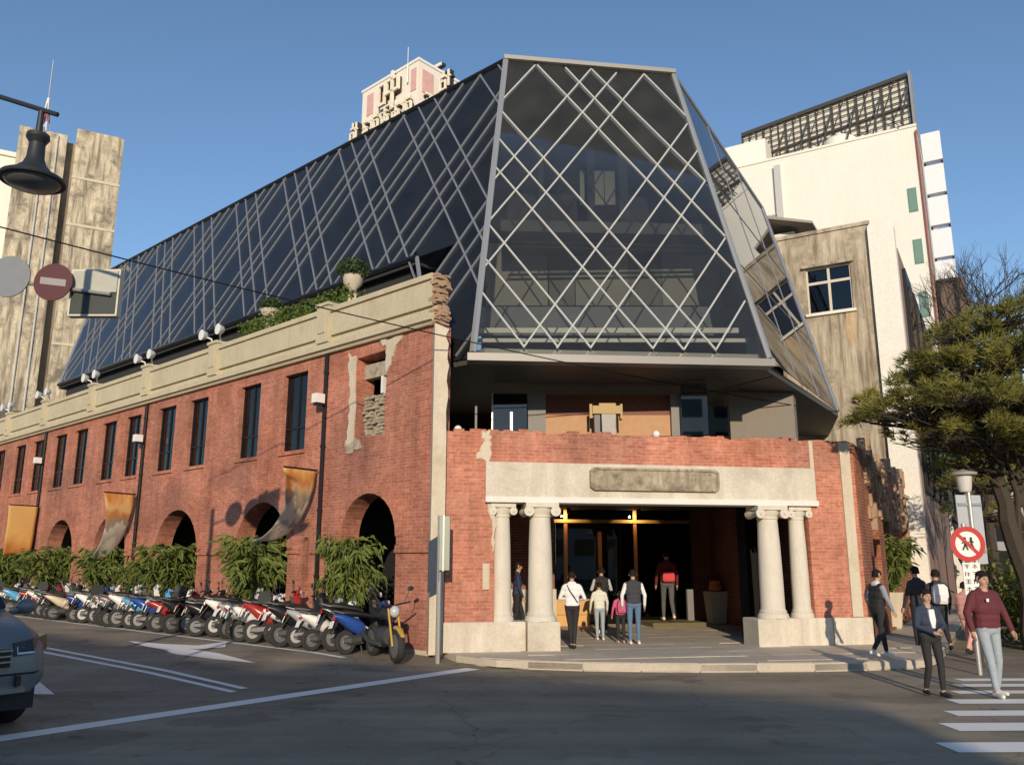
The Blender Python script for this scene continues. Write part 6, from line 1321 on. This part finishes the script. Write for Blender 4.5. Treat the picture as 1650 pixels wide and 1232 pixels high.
p = ground(1564, 1056, .0); person('woman in long pink coat half hidden by the man in the maroon jacket', p, -1.0, hgt(1556, 938, p), dict(top=FPK, hem=FPK, legs=FPK, shoe=SHB, ankle=FB), dict(armL=(V((-.24,.05,1.15)), V((-.22,.16,.95))), lean=.05, **{k: v for k, v in walkA.items() if 'L' in k or 'R' in k}), 'short', False, .013, 1.15)
# at the entrance
p = ground(833, 1022, .15); person('person in dark blue jacket stepping behind the left plinth', p, -pi/2+.1, hgt(831, 906, p), dict(top=fabric('dark_blue_coat', (.025,.04,.10)), legs=FB, shoe=SHB), dict(lean=.03, **walkA), 'short', False, .013)
p = ground(923, 1044, .15); r5, k5 = person('person in white shirt and black trousers with a camera strap outside the entrance', p, -.08, hgt(926, 921, p), dict(top=FW_, legs=FB, shoe=SHB, hem=FW_), dict(armL=(V((-.29,.02,1.14)), V((-.12,.14,1.12))), armR=(V((.30,.02,1.14)), V((.20,.16,1.10))), legL=(V((-.05,.03,.49)), V((-.03,.05,.07))), legR=(V((.06,.02,.49)), V((.03,-.05,.07)))), 'short', False, .011)
m_ = MB(); m_.tube([V((-.12,-.06,1.45))*k5, V((-.05,-.14,1.32))*k5, V((.06,-.14,1.16))*k5, V((.13,-.09,1.04))*k5], .014*k5, 5); m_.build('camera_strap', FB, r5)
p = ground(967, 1031, .15); person('child in pale cream top and light jeans with back turned at the entrance', p, .1, hgt(967, 938, p), dict(top=FC, legs=FJ, shoe=SHW, hem=FC), dict(legL=(V((-.08,.04,.49)), V((-.07,.05,.07)))), 'short', False, .012)
p = ground(971, 1020, .15); person('person in black jacket with white shoulder stripes behind the child in cream', p, .0, hgt(970, 914, p), dict(top=FB, sleeve=FST, legs=FB, shoe=SHW), dict(armL=(V((-.27,.08,1.16)), V((-.14,.24,1.25))), armR=(V((.27,.08,1.16)), V((.14,.24,1.25)))), 'short', False, .012)
p = ground(1001, 1036, .15); r6, k6 = person('small child in dark leggings at the side of the man in the waistcoat', p, .15, hgt(1001, 952, p), dict(top=FPB, legs=FB, shoe=fabric('pink_shoes', (.6,.3,.3))), dict(), 'long', False, .012)
pack('magenta backpack on the small child by the entrance', r6, k6, FPB)
p = ground(1023, 1038, .15); person('man in black waistcoat white sleeves and blue jeans facing the doors', p, .05, hgt(1023, 918, p), dict(top=fabric('charcoal_vest', (.04,.042,.05)), sleeve=FW_, legs=FJ2, shoe=SHW), dict(armL=(V((-.28,.0,1.15)), V((-.27,.06,.92))), armR=(V((.28,.0,1.15)), V((.28,.06,.92)))), 'short', False, .011, 1.05)
p = A + fd*uF(1073, 5.6) + fin*5.6 + V((0,0,.262)); r7, k7 = person('person in dark red top stepping in through the open doorway', p, .0, hgt(1073, 888, p), dict(top=fabric('dark_red_top', (.14,.02,.025)), legs=fabric('grey_trousers', (.10,.10,.10)), shoe=SHW), walkA, 'short', False, .012)
pack('bright red bag on the back of the person in the doorway', r7, k7, FR_, (0,-.18,1.12), (.15,.09,.13))
